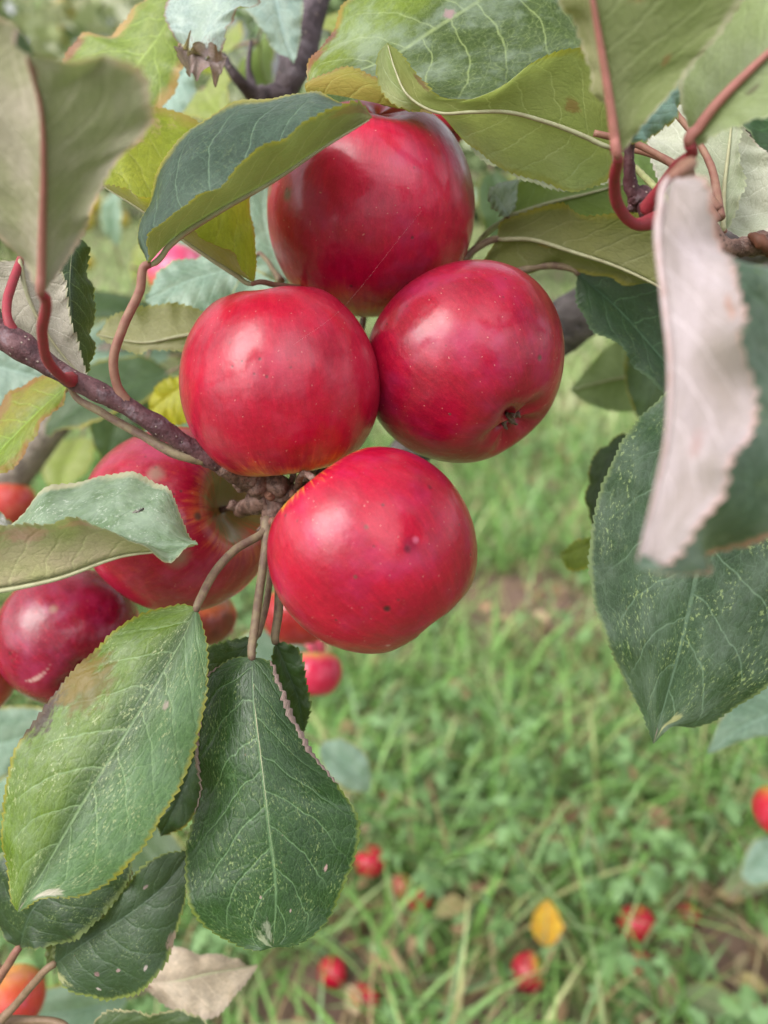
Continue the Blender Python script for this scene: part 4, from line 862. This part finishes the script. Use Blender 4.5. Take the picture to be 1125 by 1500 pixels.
leaf("blurred pinkish-white folded leaf hanging in the right foreground",
     [(985, 258, .215), (970, 330, .210), (977, 430, .204), (986, 540, .199), (980, 640, .196), (955, 750, .195), (932, 832, .196)],
     [(1020, 360, .222), (1100, 392, .226), (1190, 470, .226), (1220, 570, .222), (1190, 700, .216), (1130, 785, .210), (1050, 826, .204), (980, 834, .199)],
     [(1010, 275, .212), (1050, 335, .204), (1080, 430, .196), (1093, 520, .190), (1086, 620, .187), (1060, 720, .187), (1020, 780, .189), (965, 826, .193)],
     dict(top=(.075, .15, .085), top2=(.11, .19, .12), under=(.44, .37, .38), under2=(.27, .22, .20), edge=(.46, .22, .17), patches=[(.7, .4, .04, .4, (.3, .2, .19)), (.4, .85, .03, .5, (.34, .18, .14))], ew=.07, trans=.14, speck=.6, spots=0, bloom=.3),
     sm=M_PINK, stalk=[(1000, 300, .262), (1010, 262, .245), (998, 246, .228)], sr=.0016, bulge=.10, wave=.0042, ser=.0018, dshift=-.035, mm=stalk_mat((.40, .32, .32), (.34, .24, .22), 'midrib_skin'))
leaf("large dark green speckled leaf hanging at the right, brown pointed tip",
     [(1075, 560, .315), (1050, 680, .308), (1022, 829, .300), (992, 962, .297), (972, 1035, .298), (957, 1090, .300)],
     [(1150, 600, .318), (1215, 740, .316), (1200, 900, .308), (1130, 990, .303), (1080, 1040, .300), (1020, 1066, .299), (978, 1064, .299)],
     [(1010, 558, .318), (960, 592, .314), (905, 660, .308), (874, 750, .302), (866, 840, .298), (882, 920, .296), (920, 1002, .297), (948, 1060, .299)],
     dict(top=(.036, .092, .036), top2=(.058, .122, .056), edge=(.15, .20, .08), ew=.05, speck=.7, bloom=.15, veincol=(.16, .25, .15), vein=.6, patches=[(.985, 0, .028, .4, (.36, .22, .20)), (.93, -.4, .06, .5, (.30, .30, .14)), (.14, .45, .012, .3, (.5, .4, .4))], rough=.40),
     bulge=.10, wave=.0018, stalk=[(1120, 400, .31), (1100, 470, .315)], sm=M_OLIVE)
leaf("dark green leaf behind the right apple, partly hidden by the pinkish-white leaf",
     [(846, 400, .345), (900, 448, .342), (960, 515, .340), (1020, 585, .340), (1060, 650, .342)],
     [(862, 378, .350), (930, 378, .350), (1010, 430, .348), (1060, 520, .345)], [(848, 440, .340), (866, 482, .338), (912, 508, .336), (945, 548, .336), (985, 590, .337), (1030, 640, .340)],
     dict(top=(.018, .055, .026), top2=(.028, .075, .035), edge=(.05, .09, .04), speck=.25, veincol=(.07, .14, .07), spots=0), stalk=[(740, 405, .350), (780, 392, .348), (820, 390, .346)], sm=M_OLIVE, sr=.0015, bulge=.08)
leaf("olive leaf arching right from behind the cluster above the right apple",
     [(728, 350, .345), (775, 350, .340), (830, 365, .334), (900, 388, .328), (975, 424, .322), (1060, 480, .318)],
     [(715, 372, .348), (705, 392, .352), (760, 400, .350), (830, 396, .345), (900, 405, .338), (980, 440, .328), (1030, 470, .322)],
     [(734, 326, .340), (770, 312, .334), (820, 301, .328), (862, 320, .322), (905, 312, .318), (960, 322, .314), (1040, 400, .314)],
     dict(top=TOPG, under=(.20, .20, .09), under2=(.22, .22, .075), edge=(.25, .22, .03), ew=.2, trans=.36, transcol=(.30, .32, .03), speck=0, spots=.3, patches=[(.22, -.1, .03, .5, (.2, .12, .05))]),
     stalk=[(600, 420, .360), (665, 395, .352), (700, 362, .348)], sm=M_OLIVE, sr=.0016, bulge=.14, wave=.0022)
leaf("green leaf with a small silvery turned tip behind the olive arching leaf",
     [(742, 320, .365), (800, 300, .363), (860, 285, .362), (930, 265, .362)], [(760, 335, .362), (840, 330, .36), (920, 310, .36)], [(748, 290, .366), (770, 262, .368), (850, 250, .37), (920, 240, .368)],
     dict(top=(.06, .12, .025), top2=(.11, .18, .04), under=(.13, .18, .05), under2=(.16, .22, .05), edge=(.15, .2, .04), trans=.35, speck=0, spots=0), stalk=[(670, 400, .365), (690, 372, .364), (715, 340, .364)], sm=M_GRN, sr=.0014)
leaf("little silvery leaf tip right of the top apple",
     [(745, 318, .360), (735, 300, .358), (722, 285, .357), (714, 292, .357)], [(735, 316, .358), (722, 305, .357)], [(758, 290, .362), (758, 268, .363), (735, 266, .360), (718, 278, .358)],
     dict(top=(.20, .26, .22), top2=(.30, .34, .34), edge=(.2, .22, .1), bloom=.4, speck=.2), ser=.0004)
leaf("blurred mid-green leaf between the olive leaf and the crimson stalk",
     [(880, 330, .41), (900, 300, .41), (920, 270, .41), (950, 240, .41)], [(860, 320, .41), (858, 285, .41), (900, 250, .41)], [(915, 320, .41), (945, 290, .41)], dict(top=(.06, .13, .03), speck=0, spots=0))
leaf("blurred yellow-green leaf behind the right foreground stalks", [(985, 330, .40), (940, 250, .40), (900, 210, .40), (860, 180, .40)], [(950, 310, .4), (890, 280, .4), (850, 220, .4)], [(1000, 280, .4), (960, 200, .4), (890, 170, .4)], dict(top=(.10, .16, .04), under=(.16, .2, .06), speck=0, spots=0, trans=.3))
leaf("big white-green downy underside of a leaf at the right edge below the dark limb",
     [(1062, 335, .312), (1055, 280, .314), (1050, 230, .318), (1050, 180, .322), (1058, 130, .326)],
     [(1100, 350, .305), (1140, 320, .302), (1150, 270, .304), (1120, 220, .308), (1090, 190, .314), (1070, 165, .320)],
     [(1000, 310, .318), (960, 250, .322), (948, 200, .326), (970, 165, .328), (1020, 150, .328)],
     dict(top=TOPG, under=(.48, .48, .38), under2=(.40, .42, .31), edge=(.55, .45, .42), ew=.08, trans=.18, speck=0, spots=0), bulge=.12, wave=.002, sm=M_PINK)
leaf("second downy pale leaf with a straight fold beside the white-green one",
     [(1062, 340, .300), (1062, 280, .300), (1068, 220, .302), (1075, 150, .304)], [(1085, 290, .296), (1082, 220, .298)], [(1030, 290, .306), (1015, 220, .309), (1040, 160, .308)],
     dict(under=(.34, .36, .26), under2=(.28, .32, .2), speck=0, spots=0, trans=.2, edge=(.4, .42, .3)), sm=M_PINK)
leaf("dark green serrated leaf at the top right edge under the dark limb",
     [(1230, 250, .35), (1180, 215, .35), (1130, 180, .35), (1085, 160, .35), (1062, 140, .35)], [(1190, 300, .345), (1140, 262, .345), (1110, 215, .346), (1085, 180, .348)], [(1230, 180, .355), (1170, 140, .355), (1110, 128, .352)],
     dict(top=(.028, .085, .028), top2=(.04, .11, .035), edge=(.20, .26, .12), ew=.06, veincol=(.09, .2, .07), speck=0, spots=0))
leaf("bright green leaf corner at the top right edge above the dark limb", [(1220, 60, .40), (1170, 110, .40), (1120, 160, .40), (1085, 130, .40)], [(1230, 130, .4), (1170, 180, .4), (1120, 190, .4)], [(1180, 40, .4), (1110, 90, .4)],
     dict(top=(.05, .13, .03), top2=(.07, .16, .04), speck=0, spots=0))
for pts, lb in (([(870, 195, .285), (925, 208, .285), (960, 225, .284), (1010, 262, .282), (1050, 325, .280)], ""), ([(985, 160, .30), (1010, 190, .298), (1040, 240, .292), (1055, 320, .284)], ""),
                ([(930, 245, .30), (960, 275, .29), (1000, 320, .276)], "")):
    mb = MB(); mb.tube(W(pts), [.0012, .0013, .0018], 8, ns=36, rough=.05, seed=3); mb.build("leaf_stalk", M_PINK if pts[0][0] != 930 else M_GRN, rt)
mb = MB(); mb.tube(W([(922, 205, .252), (922, 245, .256), (925, 275, .260), (935, 292, .262)]), [.0016, .0017, .0022, .003], 10, ns=26, rough=.08, seed=3); mb.build("side_shoot", M_TWIG, rt)
# middle distance
leaf("pale teal leaf behind the centre-left apple with water drops",
     [(378, 372, .385), (330, 395, .382), (275, 412, .38), (212, 440, .378)], [(330, 440, .378), (290, 470, .376), (240, 462, .376)], [(345, 372, .388), (285, 376, .386), (235, 398, .382)],
     dict(top=(.15, .24, .19), top2=(.21, .30, .25), edge=(.3, .34, .2), bloom=.4, speck=.2, rough=.3), stalk=[(412, 412, .372), (400, 395, .378), (390, 380, .382)], sm=M_OLIVE)
leaf("olive-beige leaf underside left of the centre-left apple behind the stalk",
     [(330, 488, .345), (270, 492, .345), (215, 502, .348), (140, 490, .350)], [(310, 465, .344), (262, 447, .344), (205, 452, .346), (160, 468, .349)], [(310, 512, .345), (250, 512, .345), (180, 510, .348)],
     dict(under=(.27, .26, .13), under2=(.31, .29, .18), top=YG, edge=(.3, .32, .1), trans=.25, speck=0, spots=.3), bulge=.12)
leaf("small bright yellow leaf tucked behind the centre-left apple", [(300, 560, .42), (262, 570, .42), (235, 590, .42), (220, 602, .42)], [(285, 610, .42), (250, 622, .42), (228, 612, .42)], [(270, 552, .42), (238, 560, .42), (222, 580, .42)],
     dict(top=(.30, .30, .015), top2=(.36, .33, .02), edge=(.3, .25, .02), trans=.35, transcol=(.5, .45, .02), speck=0, spots=0))
leaf("pale green leaf behind the top apple at its left side", [(420, 420, .41), (400, 370, .41), (385, 310, .41), (390, 250, .41)], [(372, 390, .41), (360, 320, .41), (370, 270, .41)], [(430, 370, .41), (430, 310, .41)],
     dict(top=(.16, .25, .19), top2=(.22, .30, .24), speck=.2, spots=0, bloom=.4))
leaf("blurred pale teal leaf right of the right apple, in front of the lawn",
     [(985, 540, .52), (940, 548, .52), (880, 560, .52), (835, 572, .52)], [(985, 500, .52), (900, 502, .52), (870, 530, .52)], [(970, 590, .52), (915, 602, .52), (865, 592, .52)],
     dict(top=(.17, .25, .17), top2=(.13, .2, .13), edge=(.2, .28, .1), speck=0, spots=0, bloom=.3), stalk=[(1080, 520, .5), (1030, 530, .51)])
leaf("dark curved leaf edge peeking out left of the speckled right leaf",
     [(925, 636, .40), (895, 670, .40), (875, 720, .40), (868, 775, .40)], [(915, 690, .395), (900, 740, .395), (885, 780, .398)], [(900, 642, .405), (872, 670, .405), (860, 720, .405)],
     dict(top=(.035, .08, .03), top2=(.05, .10, .035), speck=0, spots=0))
leaf("small olive leaf tip left of the speckled right leaf above the soil patch", [(890, 785, .42), (865, 795, .42), (840, 808, .42), (820, 815, .42)], [(885, 815, .42), (860, 830, .42), (835, 834, .42)], [(865, 788, .42), (840, 796, .42)],
     dict(top=(.13, .17, .03), under=(.16, .18, .05), speck=0, spots=0, trans=.3))
leaf("blurred pale teal leaf at the right edge below the speckled leaf", [(1180, 1020, .47), (1130, 1045, .47), (1080, 1070, .47), (1036, 1104, .47)], [(1180, 1100, .468), (1120, 1078, .468), (1070, 1092, .469)], [(1170, 985, .475), (1110, 1010, .475), (1060, 1050, .473)],
     dict(top=(.16, .25, .18), top2=(.11, .19, .13), edge=(.3, .32, .2), speck=0, spots=0, bloom=.3))
leaf("large blurred teal leaf at the left edge behind the lower left leaf", [(-60, 1100, .52), (0, 1090, .52), (50, 1075, .52), (110, 1050, .52)], [(-30, 1045, .52), (20, 1035, .52), (70, 1040, .52)], [(-40, 1160, .52), (20, 1130, .52), (80, 1090, .52)],
     dict(top=(.13, .21, .15), top2=(.18, .26, .2), speck=0, spots=0, bloom=.4))
leaf("blurred teal leaf at the left edge just under the purple twig", [(-60, 520, .42), (-10, 535, .42), (40, 548, .42), (80, 560, .42)], [(-30, 480, .42), (20, 500, .42), (60, 530, .42)], [(-40, 600, .42), (10, 620, .42), (50, 590, .42)],
     dict(top=(.14, .21, .17), top2=(.2, .28, .24), speck=0, spots=0, bloom=.4))
leaf("small grey leaf edge at the left margin above the folded leaf", [(-40, 770, .34), (0, 765, .34), (20, 790, .34), (35, 812, .34)], [(-10, 745, .34), (15, 765, .34)], [(-20, 800, .34), (10, 810, .34)], dict(top=(.2, .2, .19), under=(.3, .28, .27), speck=0))
# leaves of the same tree further back: one is built, the rest are copies of it and its parts
def generic(label, grp, mp):
    M = [(0, 0, 0), (0, .02, .003), (0, .042, .004), (0, .062, .001), (0, .078, -.006)]
    Rr = [(.012, .006, .003), (.022, .024, .008), (.023, .044, .008), (.012, .066, .002)]
    return leaf(label, M, [(-a, b, c) for a, b, c in Rr], Rr, mp, stalk=[(0.004, -.03, -.006), (.002, -.015, -.002)], world=True, nu=50, nv=5, group=grp, sm=M_OLIVE)
GR = "out-of-focus leaves deeper in the tree"
protos = [generic("out-of-focus mid-green leaf deeper in the tree", GR, dict(top=(.07, .14, .05), top2=(.12, .2, .08), speck=0, spots=0, trans=.3)),
          generic("out-of-focus pale teal leaf deeper in the tree", GR, dict(top=(.15, .24, .17), top2=(.22, .31, .25), speck=0, spots=0, bloom=.4)),
          generic("out-of-focus yellowish leaf deeper in the tree", GR, dict(top=(.22, .27, .06), top2=(.28, .3, .12), under=(.3, .33, .15), speck=0, spots=0, trans=.4))]
spots_ = [(300, 130, .55, 2), (345, 70, .60, 2), (330, 190, .62, 2), (380, 60, .58, 1), (400, 185, .70, 0), (290, 160, .65, 2), (240, 470, .62, 0), (210, 540, .58, 0), (250, 520, .62, 1), (175, 600, .75, 1), (150, 480, .70, 1),
          (225, 455, .9, 0), (190, 430, .85, 0), (120, 640, .8, 2), (170, 360, .95, 1), (205, 400, .8, 1), (250, 545, .55, 0), (225, 350, .9, 2), (430, 180, .75, 1), (470, 30, .6, 2), (460, 160, .8, 0),
          (700, 280, .85, 1), (720, 250, .8, 0), (330, 1000, .65, 1), (345, 940, .75, 1), (470, 1090, .75, 1), (335, 950, .60, 1), (270, 1300, .7, 0), (20, 1120, .7, 1), (300, 60, .8, 2), (1090, 1290, 1.1, 1), (190, 1460, .6, 1), (130, 560, .9, 2), (700, 260, .9, 0), (480, 240, .6, 1), (350, 350, .6, 1), (880, 205, .50, 1), (1000, 470, .50, 0), (250, 250, .7, 2), (270, 300, .75, 1)]
r_ = np.random.default_rng(77); first = {0: True, 1: True, 2: True}
for i, (x, y, d, k) in enumerate(spots_):
    p = protos[k]
    if first[k]: o = p; first[k] = False
    else:
        o = p.copy(); C.objects.link(o)
        for ch in p.children:
            c = ch.copy(); C.objects.link(c); c.parent = o
    o.location = P(x, y, d); o.rotation_mode = 'QUATERNION'
    up = (cam_dir((r_.normal(0, .8), r_.normal(-.4, .6), r_.normal(0, .35)))); nrm = cam_dir((r_.normal(0, .4), r_.normal(.4, .4), 1))
    xx = up.cross(nrm).normalized(); nn = xx.cross(up).normalized()
    o.rotation_quaternion = Matrix((xx, up, nn)).transposed().to_quaternion(); s = r_.uniform(.85, 1.2); o.scale = (s, s, s)

# the yellow fallen leaf and pale leaves lying in the grass
def ground_leaf(label, x, y, h, ang, L, tilt, mp, wide=.5):
    c = G(x, y, h); d = Vector((math.cos(ang), math.sin(ang), 0)); s = Vector((-d.y, d.x, 0)); z = Vector((0, 0, 1))
    d2 = (d * math.cos(tilt) + z * math.sin(tilt)); n2 = s.cross(d2) * -1
    f = lambda a, b, e: tuple(c + d2 * a * L + s * b * L * wide + n2 * e * L)
    leaf(label, [f(-.5, 0, 0), f(-.2, .02, .04), f(.15, 0, .05), f(.5, -.03, -.05)], [f(-.3, -.35, .1), f(.0, -.55, .14), f(.3, -.35, .08)], [f(-.3, .35, .1), f(.0, .55, .14), f(.3, .35, .08)], mp, world=True, nu=50, nv=5)
ground_leaf("bright yellow fallen leaf standing in the grass at bottom right", 800, 1352, .105, 1.5, .066, 1.05, dict(top=(.62, .36, .03), top2=(.66, .28, .03), under=(.62, .38, .04), under2=(.6, .3, .03), edge=(.55, .2, .03), trans=.3, transcol=(.7, .4, .02), speck=0, patches=[(.2, .6, .12, .6, (.4, .28, .1))], veincol=(.6, .4, .1)), wide=.62)
ground_leaf("pale dry leaf lying in the grass at the right edge", 1095, 1298, .06, .2, .085, .15, dict(top=(.30, .33, .26), top2=(.38, .38, .32), edge=(.4, .35, .3), speck=0, bloom=.5))
ground_leaf("dull green leaf lying at the bottom right corner", 1045, 1478, .05, -.5, .10, .1, dict(top=(.12, .17, .12), top2=(.17, .21, .15), speck=0, bloom=.2))

# small things: the fly on the pale leaf, the spider thread
def dark_mat(name, c, r=.35):
    N = NT(name); return N.out(N.pr(N.mix(N.noise(N.tex('Object'), 900, 2), c, tuple(q * 1.8 for q in c)), r, .5))
bpy.context.view_layer.update()
hit = scene.ray_cast(bpy.context.evaluated_depsgraph_get(), CL, (P(205, 748, 1) - CL).normalized())
fc = Vector(hit[1]) - CF * .0005; M_FLY = dark_mat("fly_body", (.03, .025, .02))
fly = empty("small_fly", fc, "tiny dark fly sitting on the pale folded leaf at left", "insect")
ax = (CR * .85 + CU * .5).normalized()
mb = MB(); mb.tube([fc - ax * .0016, fc - ax * .0006, fc + ax * .0004, fc + ax * .0012], [.0002, .00045, .0005, .0003], 8, ns=16); mb.blob(fc + ax * .0014, .00042, 6, .05); mb.build("body", M_FLY, fly)
for s in (-1, 1):
    side = (CU * .85 - CR * .5) * s
    V = [fc + ax * .0004 - CF * .0004, fc - ax * .001 + side * .0008 - CF * .0005, fc - ax * .0026 + side * .0007 - CF * .0004, fc - ax * .0022 + side * .0002 - CF * .0005]
    mesh_obj("wing", V, [(0, 1, 2, 3)], dark_mat("wing", (.12, .11, .09)), fly)
    for k in (-1, 0, 1):
        mb = MB(); b = fc + ax * k * .0005; mb.tube([b, b + side * .0007 + ax * k * .0004 - CF * .0002, b + side * .0012 + ax * k * .0008 + CF * .0004], .00006, 5, ns=7); mb.build("leg", M_FLY, fly)
N = NT("spider_silk"); M_SILK = N.out(N.pr((.6, .55, .55), .4, .5))
mb = MB(); mb.tube(W([(618, 308, .303), (575, 362, .2995), (525, 425, .290), (480, 470, .268), (430, 505, .2585)]),   .000007, 5, ns=30)
tag(mb.build("spider_thread", M_SILK), "fine pale spider thread stretched across the two upper apples", "spider thread")
